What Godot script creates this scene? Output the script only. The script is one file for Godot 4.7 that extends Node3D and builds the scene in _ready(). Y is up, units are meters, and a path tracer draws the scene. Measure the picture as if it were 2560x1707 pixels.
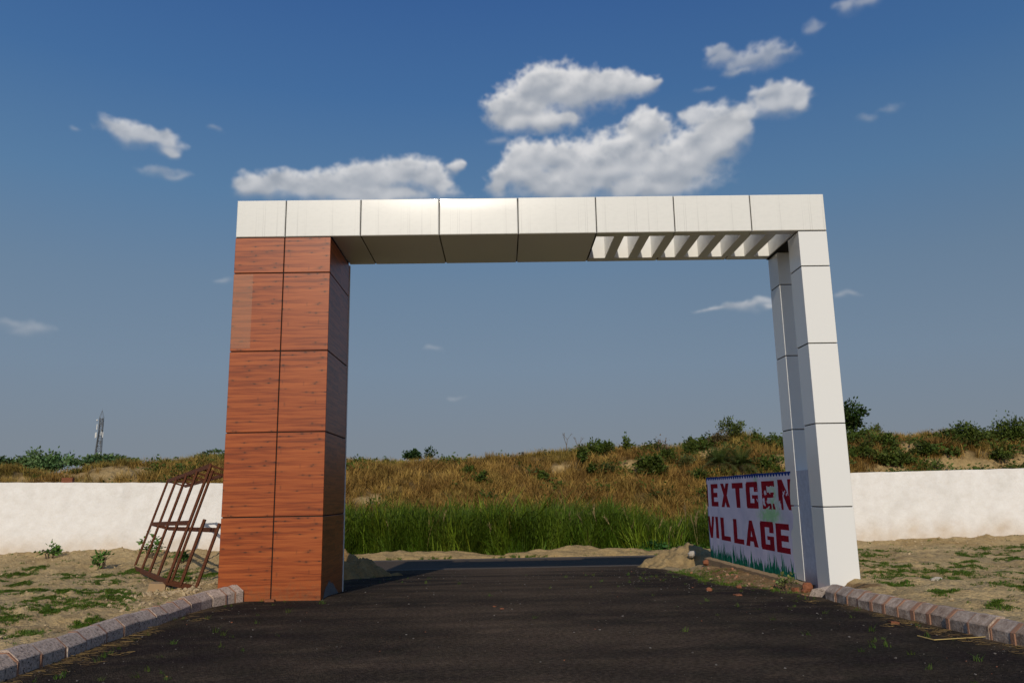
extends Node3D
# A gateway arch with a wood-look pillar over an asphalt drive, sandy lots, whitewashed walls, reeds and a dry embankment.

var M := {}
var noise_a := FastNoiseLite.new()
var noise_b := FastNoiseLite.new()
var noise_c := FastNoiseLite.new()
var rng := RandomNumberGenerator.new()
var used := {}


func _ready():
	# ---- camera
	var cam := Camera3D.new()
	cam.name = "camera"
	cam.transform = Transform3D(Basis(Vector3(0.99977419, -0.01717156, 0.01251826), Vector3(0.01446026, 0.98141449, 0.19135438), Vector3(-0.01557145, -0.19113015, 0.98144118)).orthonormalized(), Vector3(0, 1.4267, 11.7144))
	cam.fov = 46.8756
	cam.near = 0.05
	cam.far = 6000.0
	add_child(cam)
	cam.current = true
	# ---- sky, air, exposure
	noise_setup()
	var we := WorldEnvironment.new()
	we.name = "world_environment"
	var env := Environment.new()
	env.background_mode = Environment.BG_SKY
	env.sky = make_sky()
	env.background_energy_multiplier = 1.0
	env.tonemap_mode = Environment.TONE_MAPPER_LINEAR
	env.tonemap_exposure = 1.0
	env.sdfgi_enabled = true
	env.ssao_enabled = true
	env.ssil_enabled = true
	we.environment = env
	add_child(we)
	# ---- sun: behind the camera, 4.7 degrees to the left, 27.5 degrees up
	var sun := DirectionalLight3D.new()
	sun.name = "sun"
	var to_sun := Vector3(-sin(deg_to_rad(4.7)) * cos(deg_to_rad(27.5)), sin(deg_to_rad(27.5)), cos(deg_to_rad(4.7)) * cos(deg_to_rad(27.5)))
	sun.basis = Basis.looking_at(-to_sun, Vector3.UP)
	sun.light_color = Color(1.0, 0.955, 0.885)
	sun.light_energy = 0.86
	sun.light_angular_distance = 0.5
	sun.shadow_enabled = true
	add_child(sun)
	# ---- the place
	make_materials()
	build_ground()
	build_drive_and_road()
	build_embankment()
	build_gateway()
	build_white_walls()
	build_painted_wall()
	build_kerbs()
	build_mounds()
	build_tower()
	build_hill_plants()
	build_reeds()
	build_rack()
	build_small_things()
	build_lot_plants()


func noise_setup():
	noise_a.seed = 11
	noise_a.noise_type = FastNoiseLite.TYPE_SIMPLEX_SMOOTH
	noise_a.frequency = 1.0
	noise_a.fractal_octaves = 4
	noise_b.seed = 23
	noise_b.noise_type = FastNoiseLite.TYPE_SIMPLEX_SMOOTH
	noise_b.frequency = 1.0
	noise_b.fractal_octaves = 2
	noise_c.seed = 37
	noise_c.noise_type = FastNoiseLite.TYPE_SIMPLEX_SMOOTH
	noise_c.frequency = 1.0
	noise_c.fractal_octaves = 5
	noise_c.fractal_gain = 0.55


# ------------------------------------------------------------------ sky
func lin(r: float, g: float, b: float) -> Color:
	return Color(r / 255.0, g / 255.0, b / 255.0).srgb_to_linear()


func make_sky() -> Sky:
	var stops := [[0.0, lin(128, 135, 143)], [4.0, lin(125, 136, 148)], [9.0, lin(118, 137, 157)], [15.0, lin(106, 131, 157)], [21.0, lin(88, 124, 161)], [28.0, lin(68, 108, 156)], [36.0, lin(54, 92, 147)], [55.0, lin(46, 84, 137)], [90.0, lin(44, 80, 133)]]
	var img := Image.create_empty(512, 512, false, Image.FORMAT_RGBF)
	var sd := Vector3(-0.0727, 0.4617, 0.884)
	for j in 512:
		var el := 90.0 - (j + 0.5) * 180.0 / 512.0
		var base: Color = stops[0][1]
		for k in stops.size() - 1:
			if el >= stops[k][0] and el <= stops[k + 1][0]:
				base = stops[k][1].lerp(stops[k + 1][1], (el - stops[k][0]) / (stops[k + 1][0] - stops[k][0]))
		for i in 512:
			var az := (i + 0.5) / 512.0 * TAU
			var d := Vector3(sin(az) * cos(deg_to_rad(el)), sin(deg_to_rad(el)), -cos(az) * cos(deg_to_rad(el)))
			var m := maxf(0.0, d.dot(sd))
			# the sky is brighter and paler round the sun, deepest blue away from it to the right
			var k2 := 1.0 + 0.35 * m * m + 0.9 * pow(m, 24.0)
			var right: float = clampf(sin(az - 0.1) * cos(deg_to_rad(el)), -1.0, 1.0) * clampf(-d.z, 0.0, 1.0)
			k2 *= 1.0 - 0.22 * maxf(right, 0.0) * clampf(el / 18.0, 0.15, 1.0)
			var c: Color = base.lerp(Color(0.62, 0.6, 0.56), 0.35 * pow(m, 10.0))
			img.set_pixel(i, j, Color(c.r * k2, c.g * k2, c.b * k2))
	img = widen(img)
	# clouds: softness, most opaque, raggedness, then lobes of azimuth, elevation and radii in degrees
	var clouds := [
		[0.35, 0.95, 0.55, [2.05, 27.45, 2.85, 1.49, 4.21, 28.69, 2.85, 1.62, 6.53, 28.37, 3, 1.53, 9.25, 28.4, 2.32, 1.16, 11.21, 28.49, 1.48, 0.75, 1.51, 26.5, 2.01, 0.72, 3.9, 26.52, 3.01, 0.84, 12.54, 28.53, 0.59, 0.26]],
		[0.4, 0.93, 0.5, [2.64, 24.03, 1.93, 1.37, 4.67, 24.05, 1.83, 1.15, 1.94, 22.84, 2, 1.38, 6.98, 23.1, 3.97, 2.07, 9.99, 23.51, 3.28, 2.16, 11.75, 25.49, 1.89, 1.35, 13.86, 22.73, 3.21, 1.84, 16.17, 23.8, 2.22, 1.97, 11.85, 21.56, 5.18, 1.2, 5.27, 21.97, 4.3, 1.23, 17.89, 24.75, 1.57, 1.2, 0.25, 22.41, 1, 1.23]],
		[0.5, 0.85, 0.5, [15.37, 25.93, 1.28, 0.81, 16.95, 25.59, 2.22, 1.09, 18.52, 25.53, 1.57, 0.85, 21.36, 26.09, 2.21, 1.16, 20.66, 26.85, 1.11, 0.61, 22.58, 25.58, 0.85, 0.49]],
		[0.7, 0.62, 0.8, [17.6, 29.59, 1.52, 0.72, 19.14, 28.95, 1.57, 0.88, 21.03, 29.05, 1.91, 0.86, 18.94, 28.42, 1.51, 0.44, 17.16, 30.06, 1.02, 0.41]],
		[0.45, 0.9, 0.5, [-17.86, 21.32, 1.91, 0.92, -15.12, 21.72, 2.51, 1.05, -12.6, 21.82, 2.88, 1.13, -9.72, 22.52, 2.6, 1.26, -7.1, 22.93, 2.46, 1.15, -5.11, 22.63, 1.59, 1.34, -4.11, 21.95, 0.99, 0.86, -10.66, 21.42, 7.1, 0.96, -3.37, 23.5, 0.53, 0.43]],
		[0.6, 0.8, 0.6, [-26.94, 23.81, 1.58, 0.67, -25.55, 23.5, 1.72, 0.73, -24.14, 23.39, 1.31, 0.69, -23.6, 22.91, 0.88, 0.38]],
		[0.9, 0.4, 0.7, [-24.43, 21.53, 1.67, 0.43, -23.44, 21.39, 0.88, 0.27]],
		[0.8, 0.7, 0.6, [17.51, 12.73, 1.83, 0.42, 18.77, 12.8, 0.91, 0.44, 15.99, 12.6, 1.54, 0.21, 19.87, 12.52, 0.9, 0.23]],
		[0.9, 0.4, 0.7, [24.45, 12.77, 0.86, 0.31, 25.22, 12.83, 0.63, 0.22]],
		[0.9, 0.5, 0.8, [26.68, 30.98, 1.05, 0.55, 28.12, 30.9, 1.38, 0.54]],
		[0.9, 0.4, 0.7, [24.09, 30.2, 0.84, 0.47]],
		[1, 0.32, 0.6, [-31.37, 10.64, 1.9, 0.5, -32.31, 10.84, 1.25, 0.34]],
		[1, 0.35, 0.6, [-19.95, 14.7, 1.01, 0.29]],
		[1, 0.22, 0.6, [-5.2, 10.4, 0.83, 0.28, -3.33, 6.93, 0.7, 0.19]],
		[1, 0.25, 0.9, [28.43, 24.34, 0.85, 0.36, 26.99, 23.95, 0.75, 0.32]],
		[1, 0.3, 0.8, [0.3, 25.27, 1, 0.36, 16.13, 27.41, 0.83, 0.28, -21.05, 24.73, 0.54, 0.22, -29.56, 23.4, 0.49, 0.2]],
	]
	# the same kind of small fair-weather clouds goes on round the rest of the sky
	var r := RandomNumberGenerator.new()
	r.seed = 77
	for k in 14:
		var a0 := r.randf_range(50.0, 310.0)
		var e0 := r.randf_range(11.0, 38.0)
		var lobes := []
		for q in r.randi_range(3, 7):
			lobes.append_array([a0 + r.randf_range(-5.0, 5.0), e0 + r.randf_range(-0.7, 0.9), r.randf_range(1.2, 3.2), r.randf_range(0.5, 1.3)])
		clouds.append([0.5, r.randf_range(0.5, 0.9), 0.55, lobes])
	for c in clouds:
		paint_cloud(img, c[0], c[1], c[2], c[3])
	var pm := PanoramaSkyMaterial.new()
	pm.panorama = ImageTexture.create_from_image(img)
	var sky := Sky.new()
	sky.sky_material = pm
	return sky


# enlarge the gradient with its sides joined, so that no seam shows where the picture wraps
func widen(img: Image) -> Image:
	var wide := Image.create_empty(544, 512, false, Image.FORMAT_RGBF)
	wide.blit_rect(img, Rect2i(0, 0, 512, 512), Vector2i(16, 0))
	wide.blit_rect(img, Rect2i(496, 0, 16, 512), Vector2i(0, 0))
	wide.blit_rect(img, Rect2i(0, 0, 16, 512), Vector2i(528, 0))
	wide.resize(544 * 8, 2048, Image.INTERPOLATE_CUBIC)
	return wide.get_region(Rect2i(128, 0, 4096, 2048))


func paint_cloud(img: Image, soft: float, most: float, rag: float, lobes: Array):
	var per := 4096.0 / 360.0
	var a_lo := 1e9
	var a_hi := -1e9
	var e_lo := 1e9
	var e_hi := -1e9
	var n := lobes.size() / 4
	for k in n:
		a_lo = minf(a_lo, lobes[k * 4] - lobes[k * 4 + 2] * 1.7)
		a_hi = maxf(a_hi, lobes[k * 4] + lobes[k * 4 + 2] * 1.7)
		e_lo = minf(e_lo, lobes[k * 4 + 1] - lobes[k * 4 + 3] * 1.9)
		e_hi = maxf(e_hi, lobes[k * 4 + 1] + lobes[k * 4 + 3] * 1.9)
	var white := lin(224, 223, 223)
	var grey := lin(160, 166, 175)
	for j in range(int((90.0 - e_hi) * per), int((90.0 - e_lo) * per)):
		var el := 90.0 - (j + 0.5) / per
		for i in range(int((a_lo + 180.0) * per), int((a_hi + 180.0) * per)):
			var az := (i + 0.5) / per - 180.0
			var w1 := noise_b.get_noise_3d(az * 0.4, el * 0.6, 3.0)
			var w2 := noise_b.get_noise_3d(az * 0.4, el * 0.6, 9.0)
			var x := az + w1 * 0.6
			var y := el + w2 * 0.35
			var val := -9.0
			var up := 0.0
			var wsum := 0.0
			for k in n:
				var dx: float = (x - lobes[k * 4]) / lobes[k * 4 + 2]
				var dy: float = (y - lobes[k * 4 + 1]) / lobes[k * 4 + 3]
				var v := 1.0 - sqrt(dx * dx + dy * dy)
				var w := exp(v * 5.0)
				up += w * dy
				wsum += w
				val = maxf(val, v)
			val = lerpf(val, log(wsum) / 5.0, 0.6)
			if val < -0.9:
				continue
			up /= wsum
			# rounded billows: creases where the noise crosses zero
			var bil := 0.42 - 1.25 * absf(noise_b.get_noise_3d(az * 0.5, el * 0.72, 1.0)) - 0.6 * absf(noise_b.get_noise_3d(az * 1.35, el * 1.7, 4.0))
			var g0 := noise_b.get_noise_3d(az * 0.3, el * 0.45, 1.0)
			var g1 := noise_b.get_noise_3d((az - 0.35) * 0.3, (el + 0.55) * 0.45, 1.0)
			var fine := noise_c.get_noise_3d(az * 2.2, el * 2.6, 5.0)
			var s := soft * lerpf(2.6, 1.0, smoothstep(-0.7, 0.3, up))
			var a := smoothstep(0.0, s + 0.1, val + rag * (bil * 0.5 + fine * 0.15) + 0.24)
			a *= most * lerpf(0.7, 1.0, smoothstep(-1.1, 0.0, up))
			if a < 0.004:
				continue
			var b := 0.34 + 0.45 * up + 0.5 * (g0 - g1) + 0.3 * bil * smoothstep(-0.4, 0.5, up) + 0.05 * fine + 0.3 * smoothstep(0.42, 0.05, val) * smoothstep(-0.2, 0.4, up)
			b = clampf(b, 0.0, 1.0)
			var ii := posmod(i - 2048, 4096)
			var under := img.get_pixel(ii, j)
			var c := grey.lerp(white, b * lerpf(0.55, 1.0, most))
			img.set_pixel(ii, j, under.lerp(c, a))


# ------------------------------------------------------------------ helpers
func numbered(called: String) -> String:
	var k: int = used.get(called, 0)
	used[called] = k + 1
	return called if k == 0 else "%s_%03d" % [called, k]


func tag(o: Node, label: String, category: String, group := "", kind := "") -> Node:
	if label:
		o.set_meta("label", label)
	if category:
		o.set_meta("category", category)
	if group:
		o.set_meta("group", group)
	if kind:
		o.set_meta("kind", kind)
	return o


func thing(called: String, label: String, category: String, at := Vector3.ZERO, group := "") -> Node3D:
	var o := Node3D.new()
	o.name = numbered(called)
	o.position = at
	add_child(o, true)
	tag(o, label, category, group)
	return o


func obj(called: String, mesh: Mesh, mat: Material, parent: Node = null) -> MeshInstance3D:
	var o := MeshInstance3D.new()
	o.name = numbered(called) if parent == null else called
	o.mesh = mesh
	o.material_override = mat
	if parent == null:
		add_child(o, true)
	else:
		parent.add_child(o, true)
	return o


func structure(called: String, mesh: Mesh, mat: Material) -> MeshInstance3D:
	var o := obj(called, mesh, mat)
	o.set_meta("kind", "structure")
	return o


func scatter(called: String, mesh: Mesh, mat: Material, at: Array, tints: Array, label: String, category: String) -> MultiMeshInstance3D:
	var mm := MultiMesh.new()
	mm.transform_format = MultiMesh.TRANSFORM_3D
	mm.use_colors = true
	mm.mesh = mesh
	mm.instance_count = at.size()
	for k in at.size():
		mm.set_instance_transform(k, at[k])
		mm.set_instance_color(k, tints[k])
	var o := MultiMeshInstance3D.new()
	o.name = numbered(called)
	o.multimesh = mm
	o.material_override = mat
	add_child(o, true)
	tag(o, label, category, "", "stuff")
	return o


class Build:
	var v := PackedVector3Array()
	var n := PackedVector3Array()
	var t := PackedVector2Array()
	var c := PackedColorArray()
	var tint := Color(1, 1, 1)

	func tri(p: Vector3, q: Vector3, r: Vector3, np: Vector3, nq: Vector3, nr: Vector3, tp := Vector2.ZERO, tq := Vector2.ZERO, tr := Vector2.ZERO):
		if (q - p).cross(r - p).dot(np + nq + nr) > 0.0:
			v.append_array([p, r, q])
			n.append_array([np, nr, nq])
			t.append_array([tp, tr, tq])
		else:
			v.append_array([p, q, r])
			n.append_array([np, nq, nr])
			t.append_array([tp, tq, tr])
		c.append_array([tint, tint, tint])

	func quad(p: Vector3, q: Vector3, r: Vector3, s: Vector3, nn: Vector3, tp := Vector2.ZERO, tq := Vector2.ZERO, tr := Vector2.ZERO, ts := Vector2.ZERO):
		tri(p, q, r, nn, nn, nn, tp, tq, tr)
		tri(p, r, s, nn, nn, nn, tp, tr, ts)

	func flat(p: Vector3, q: Vector3, r: Vector3, out: Vector3):
		var k := (q - p).cross(r - p).normalized()
		if k.dot(out) < 0.0:
			k = -k
		tri(p, q, r, k, k, k)

	# a box with rounded edges; uv in metres times scale plus offset
	func rbox(lo: Vector3, hi: Vector3, b: float, uvs := Vector2.ONE, uvo := Vector2.ZERO):
		var mid := (lo + hi) * 0.5
		var h := (hi - lo) * 0.5
		b = minf(b, minf(h.x, minf(h.y, h.z)) * 0.9)
		var pt := {}
		for sx in [-1, 1]:
			for sy in [-1, 1]:
				for sz in [-1, 1]:
					var s := Vector3(sx, sy, sz)
					for a in 3:
						var p := mid
						for q in 3:
							p[q] += s[q] * (h[q] if q == a else h[q] - b)
						pt[[sx, sy, sz, a]] = p
		var uv := func(p: Vector3, a: int) -> Vector2:
			var w := Vector2(p.z, -p.y) if a == 0 else (Vector2(p.x, p.z) if a == 1 else Vector2(p.x, -p.y))
			return w * uvs + uvo
		for a in 3:
			var b1 := (a + 1) % 3
			var b2 := (a + 2) % 3
			for sg in [-1, 1]:
				var nn := Vector3.ZERO
				nn[a] = sg
				var q := []
				for pr in [[-1, -1], [1, -1], [1, 1], [-1, 1]]:
					var s := [0, 0, 0]
					s[a] = sg
					s[b1] = pr[0]
					s[b2] = pr[1]
					q.append(pt[[s[0], s[1], s[2], a]])
				quad(q[0], q[1], q[2], q[3], nn, uv.call(q[0], a), uv.call(q[1], a), uv.call(q[2], a), uv.call(q[3], a))
				# the edges between this face and the next axis' faces
				for s1 in [-1, 1]:
					var nb := Vector3.ZERO
					nb[b1] = s1
					var e := []
					for s2 in [-1, 1]:
						var s := [0, 0, 0]
						s[a] = sg
						s[b1] = s1
						s[b2] = s2
						e.append(pt[[s[0], s[1], s[2], a]])
						e.append(pt[[s[0], s[1], s[2], b1]])
					tri(e[0], e[1], e[3], nn, nb, nb, uv.call(e[0], a), uv.call(e[1], a), uv.call(e[3], a))
					tri(e[0], e[3], e[2], nn, nb, nn, uv.call(e[0], a), uv.call(e[3], a), uv.call(e[2], a))
		for sx in [-1, 1]:
			for sy in [-1, 1]:
				for sz in [-1, 1]:
					tri(pt[[sx, sy, sz, 0]], pt[[sx, sy, sz, 1]], pt[[sx, sy, sz, 2]], Vector3(sx, 0, 0), Vector3(0, sy, 0), Vector3(0, 0, sz))

	# a square bar from a to b
	func bar(a: Vector3, b: Vector3, w: float, h := -1.0):
		if h < 0.0:
			h = w
		var d := (b - a).normalized()
		var x := d.cross(Vector3.UP if absf(d.y) < 0.95 else Vector3.RIGHT).normalized()
		var y := x.cross(d).normalized()
		var o := [x * w * 0.5 + y * h * 0.5, -x * w * 0.5 + y * h * 0.5, -x * w * 0.5 - y * h * 0.5, x * w * 0.5 - y * h * 0.5]
		for k in 4:
			var p: Vector3 = o[k]
			var q: Vector3 = o[(k + 1) % 4]
			quad(a + p, a + q, b + q, b + p, (p + q).normalized())
		quad(a + o[0], a + o[1], a + o[2], a + o[3], -d)
		quad(b + o[0], b + o[1], b + o[2], b + o[3], d)

	func tube(a: Vector3, b: Vector3, ra: float, rb: float, sides := 6):
		var d := (b - a).normalized()
		var x := d.cross(Vector3.UP if absf(d.y) < 0.95 else Vector3.RIGHT).normalized()
		var y := x.cross(d).normalized()
		for k in sides:
			var u := x * cos(TAU * k / sides) + y * sin(TAU * k / sides)
			var w := x * cos(TAU * (k + 1) / sides) + y * sin(TAU * (k + 1) / sides)
			tri(a + u * ra, a + w * ra, b + w * rb, u, w, w)
			tri(a + u * ra, b + w * rb, b + u * rb, u, w, u)

	# a tapered, bending blade of grass
	func blade(root: Vector3, lean: Vector3, height: float, width: float, droop: float, segs := 3):
		var side := lean.cross(Vector3.UP)
		if side.length() < 1e-4:
			side = Vector3.RIGHT
		side = side.normalized()
		var prev := root
		var pw := width
		for k in segs:
			var f := (k + 1.0) / segs
			var p := root + Vector3.UP * height * (f - droop * f * f * 0.5) + lean * height * f * f
			var w := width * (1.0 - f) if k == segs - 1 else width * (1.0 - 0.55 * f)
			var nn := side.cross(p - prev).normalized()
			if nn.y < 0.0:
				nn = -nn
			if k == segs - 1:
				tri(prev - side * pw * 0.5, prev + side * pw * 0.5, p, nn, nn, nn)
			else:
				quad(prev - side * pw * 0.5, prev + side * pw * 0.5, p + side * w * 0.5, p - side * w * 0.5, nn)
			prev = p
			pw = w

	# a rough lump: a warped sphere with flat facets
	func lump(at: Vector3, r: Vector3, rnd: RandomNumberGenerator, rough := 0.25):
		var rings := 5
		var segs := 8
		var p := []
		for i in rings + 1:
			var row := []
			var th := PI * i / rings
			for j in segs:
				var ph := TAU * j / segs
				var k := 1.0 + rnd.randf_range(-rough, rough)
				if i == 0 or i == rings:
					k = 1.0
				row.append(at + Vector3(sin(th) * cos(ph) * r.x, cos(th) * r.y, sin(th) * sin(ph) * r.z) * k)
			p.append(row)
		for i in rings:
			for j in segs:
				var a: Vector3 = p[i][j]
				var b: Vector3 = p[i][(j + 1) % segs]
				var c2: Vector3 = p[i + 1][(j + 1) % segs]
				var d: Vector3 = p[i + 1][j]
				var out := (a + b + c2 + d) * 0.25 - at
				if i > 0:
					flat(a, b, c2, out)
				if i < rings - 1:
					flat(a, c2, d, out)

	func done() -> ArrayMesh:
		var arr := []
		arr.resize(Mesh.ARRAY_MAX)
		arr[Mesh.ARRAY_VERTEX] = v
		arr[Mesh.ARRAY_NORMAL] = n
		arr[Mesh.ARRAY_TEX_UV] = t
		arr[Mesh.ARRAY_COLOR] = c
		var m := ArrayMesh.new()
		m.add_surface_from_arrays(Mesh.PRIMITIVE_TRIANGLES, arr)
		return m


# a smooth sheet over a grid of xs and zs; height and colour come from callables
func sheet(xs: PackedFloat32Array, zs: PackedFloat32Array, height: Callable, colour: Callable) -> ArrayMesh:
	var nx := xs.size()
	var nz := zs.size()
	var v := PackedVector3Array()
	var n := PackedVector3Array()
	var c := PackedColorArray()
	var t := PackedVector2Array()
	v.resize(nx * nz)
	n.resize(nx * nz)
	c.resize(nx * nz)
	t.resize(nx * nz)
	for j in nz:
		for i in nx:
			var y: float = height.call(xs[i], zs[j])
			v[j * nx + i] = Vector3(xs[i], y, zs[j])
	for j in nz:
		for i in nx:
			var l := v[j * nx + maxi(i - 1, 0)]
			var r := v[j * nx + mini(i + 1, nx - 1)]
			var b := v[maxi(j - 1, 0) * nx + i]
			var f := v[mini(j + 1, nz - 1) * nx + i]
			var nn := (f - b).cross(r - l).normalized()
			n[j * nx + i] = nn
			var p := v[j * nx + i]
			c[j * nx + i] = colour.call(p, nn)
			t[j * nx + i] = Vector2(p.x, p.z)
	var idx := PackedInt32Array()
	for j in nz - 1:
		for i in nx - 1:
			var a := j * nx + i
			idx.append_array([a, a + 1, a + nx + 1, a, a + nx + 1, a + nx])
	var arr := []
	arr.resize(Mesh.ARRAY_MAX)
	arr[Mesh.ARRAY_VERTEX] = v
	arr[Mesh.ARRAY_NORMAL] = n
	arr[Mesh.ARRAY_COLOR] = c
	arr[Mesh.ARRAY_TEX_UV] = t
	arr[Mesh.ARRAY_INDEX] = idx
	var m := ArrayMesh.new()
	m.add_surface_from_arrays(Mesh.PRIMITIVE_TRIANGLES, arr)
	return m


func steps(parts: Array) -> PackedFloat32Array:
	# [[to, step], ...] starting at parts[0]
	var out := PackedFloat32Array([parts[0]])
	var x: float = parts[0]
	for k in range(1, parts.size()):
		var to: float = parts[k][0]
		var n := int(ceil((to - x) / parts[k][1]))
		for q in n:
			out.append(x + (to - x) * (q + 1) / n)
		x = to
	return out


# ------------------------------------------------------------------ materials
func mat(linear: Color, rough := 0.9, spec := 0.5, vertex := false) -> StandardMaterial3D:
	var m := StandardMaterial3D.new()
	m.albedo_color = linear.linear_to_srgb()
	m.roughness = rough
	m.metallic_specular = spec
	m.vertex_color_use_as_albedo = vertex
	return m


func noise_image(size: int, seed_: int, freq: float, octaves := 4, gain := 0.5) -> Image:
	var f := FastNoiseLite.new()
	f.seed = seed_
	f.noise_type = FastNoiseLite.TYPE_SIMPLEX_SMOOTH
	f.frequency = freq
	f.fractal_octaves = octaves
	f.fractal_gain = gain
	return f.get_seamless_image(size, size)


func bumps(img: Image, strength: float) -> ImageTexture:
	var k: Image = img.duplicate()
	k.convert(Image.FORMAT_RGBA8)
	k.bump_map_to_normal_map(strength)
	return ImageTexture.create_from_image(k)


func grain(m: StandardMaterial3D, scale: float, normal: ImageTexture, normal_scale := 1.0, albedo: ImageTexture = null):
	m.uv1_triplanar = true
	m.uv1_world_triplanar = true
	m.uv1_scale = Vector3.ONE * scale
	if normal:
		m.normal_enabled = true
		m.normal_texture = normal
		m.normal_scale = normal_scale
	if albedo:
		m.albedo_texture = albedo


# grey-to-grey mottle used to vary a base colour; lo and hi are sRGB levels
func mottle(size: int, seed_: int, freq: float, lo: Color, hi: Color, specks := 0, speck := Color.BLACK, speck_size := 2) -> ImageTexture:
	var a := noise_image(size, seed_, freq, 5, 0.6)
	var b := noise_image(size, seed_ + 5, freq * 6.0, 3, 0.6)
	var img := Image.create_empty(size, size, false, Image.FORMAT_RGB8)
	for j in size:
		for i in size:
			var k := clampf(a.get_pixel(i, j).r * 0.6 + b.get_pixel(i, j).r * 0.4, 0.0, 1.0)
			k = clampf((k - 0.5) * 1.7 + 0.5, 0.0, 1.0)
			img.set_pixel(i, j, lo.lerp(hi, k))
	var r := RandomNumberGenerator.new()
	r.seed = seed_
	for k in specks:
		var w := r.randi_range(1, speck_size)
		var h := r.randi_range(1, speck_size)
		var c := speck.lerp(hi, r.randf_range(0.0, 0.5))
		img.fill_rect(Rect2i(r.randi_range(0, size - 8), r.randi_range(0, size - 8), w, h), c)
	return ImageTexture.create_from_image(img)


func make_materials():
	var n_fine := noise_image(512, 3, 0.05, 5, 0.6)
	var n_soft := noise_image(512, 4, 0.012, 5, 0.55)
	var fine := bumps(n_fine, 6.0)
	var soft := bumps(n_soft, 10.0)

	var sand := mat(Color(0.61, 0.45, 0.228), 1.0, 0.2, true)
	grain(sand, 0.7, bumps(n_fine, 9.0), 1.0, mottle(512, 31, 0.02, Color8(196, 196, 196), Color8(255, 255, 255), 260, Color8(120, 112, 100), 4))
	M.sand = sand
	M.dirt = mat(Color(1, 1, 1), 1.0, 0.2, true)
	grain(M.dirt, 0.35, bumps(n_fine, 9.0), 1.0, mottle(512, 33, 0.02, Color8(170, 170, 170), Color8(255, 255, 255)))
	M.asphalt = mat(Color(1, 1, 1), 0.97, 0.12, true)
	grain(M.asphalt, 0.6, bumps(noise_image(512, 8, 0.14, 3, 0.6), 8.0), 1.0, mottle(512, 35, 0.05, Color8(150, 146, 142), Color8(255, 250, 244), 900, Color8(255, 255, 255), 3))
	M.road = mat(Color(1, 1, 1), 0.9, 0.3, true)
	grain(M.road, 0.6, fine, 0.5, mottle(512, 36, 0.05, Color8(200, 200, 200), Color8(250, 250, 250)))

	M.white_panel = mat(Color(0.80, 0.795, 0.76), 0.28, 0.32)
	M.white_panel.clearcoat_enabled = true
	M.white_panel.clearcoat = 0.6
	M.white_panel.clearcoat_roughness = 0.06
	M.white_panel.albedo_texture = streaks()
	M.white_plain = mat(Color(0.79, 0.785, 0.75), 0.2, 0.5)
	M.dark_core = mat(Color(0.018, 0.016, 0.014), 0.8, 0.3)
	M.wood = mat(Color(1, 1, 1), 0.4, 0.42)
	M.wood.albedo_texture = wood_image()
	M.wood_low = M.wood.duplicate()
	M.wood_low.albedo_texture = wood_image(true)
	M.film = mat(Color(0.62, 0.42, 0.28), 0.35, 0.5)
	M.film.transparency = BaseMaterial3D.TRANSPARENCY_ALPHA
	M.film.albedo_color.a = 0.1

	M.plaster = mat(Color(1, 1, 1), 0.95, 0.2, true)
	grain(M.plaster, 0.55, bumps(n_soft, 5.0), 0.6, mottle(512, 41, 0.012, Color8(244, 241, 237), Color8(255, 254, 252)))
	M.kerb = mat(Color(0.75, 0.6, 0.485), 0.9, 0.3, true)
	grain(M.kerb, 1.5, fine, 0.7, mottle(512, 43, 0.03, Color8(165, 160, 156), Color8(255, 255, 255), 420, Color8(30, 27, 26), 13))
	M.kerb_smooth = mat(Color(0.64, 0.52, 0.42), 0.9, 0.3, true)
	grain(M.kerb_smooth, 1.1, fine, 0.5, mottle(512, 47, 0.012, Color8(150, 138, 130), Color8(255, 255, 255), 20, Color8(70, 60, 55), 8))
	M.mortar = mat(Color(0.33, 0.18, 0.115), 0.95, 0.2)
	grain(M.mortar, 2.0, fine, 1.0)
	M.brick = mat(Color(0.34, 0.14, 0.075), 0.95, 0.2, true)
	grain(M.brick, 4.0, fine, 1.0, mottle(256, 44, 0.03, Color8(190, 180, 175), Color8(255, 255, 255)))
	M.stone = mat(Color(0.45, 0.40, 0.33), 0.95, 0.2)
	grain(M.stone, 4.0, fine, 1.0)
	M.stone_block = mat(Color(0.40, 0.27, 0.15), 0.95, 0.2)
	grain(M.stone_block, 3.0, fine, 1.0)
	M.rust = mat(Color(0.19, 0.075, 0.038), 0.85, 0.3)
	grain(M.rust, 5.0, fine, 0.8, mottle(256, 45, 0.03, Color8(150, 140, 135), Color8(255, 245, 240)))
	M.concrete = mat(Color(0.2, 0.185, 0.17), 0.95, 0.2)
	grain(M.concrete, 3.0, fine, 1.0)
	M.steel = mat(Color(0.12, 0.125, 0.13), 0.6, 0.4)
	M.antenna = mat(Color(0.72, 0.72, 0.68), 0.5, 0.4)
	M.bark = mat(Color(0.10, 0.075, 0.05), 0.95, 0.2)
	M.dead_wood = mat(Color(0.17, 0.14, 0.11), 0.95, 0.2)
	M.leaf = mat(Color(1, 1, 1), 0.6, 0.3, true)
	M.leaf.cull_mode = BaseMaterial3D.CULL_DISABLED
	M.leaf.backlight_enabled = true
	M.leaf.backlight = Color(0.35, 0.4, 0.2)
	M.straw = mat(Color(1, 1, 1), 0.8, 0.25, true)
	M.straw.cull_mode = BaseMaterial3D.CULL_DISABLED
	M.straw.backlight_enabled = true
	M.straw.backlight = Color(0.3, 0.27, 0.2)
	M.black = mat(Color(0.02, 0.02, 0.022), 0.8)


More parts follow.
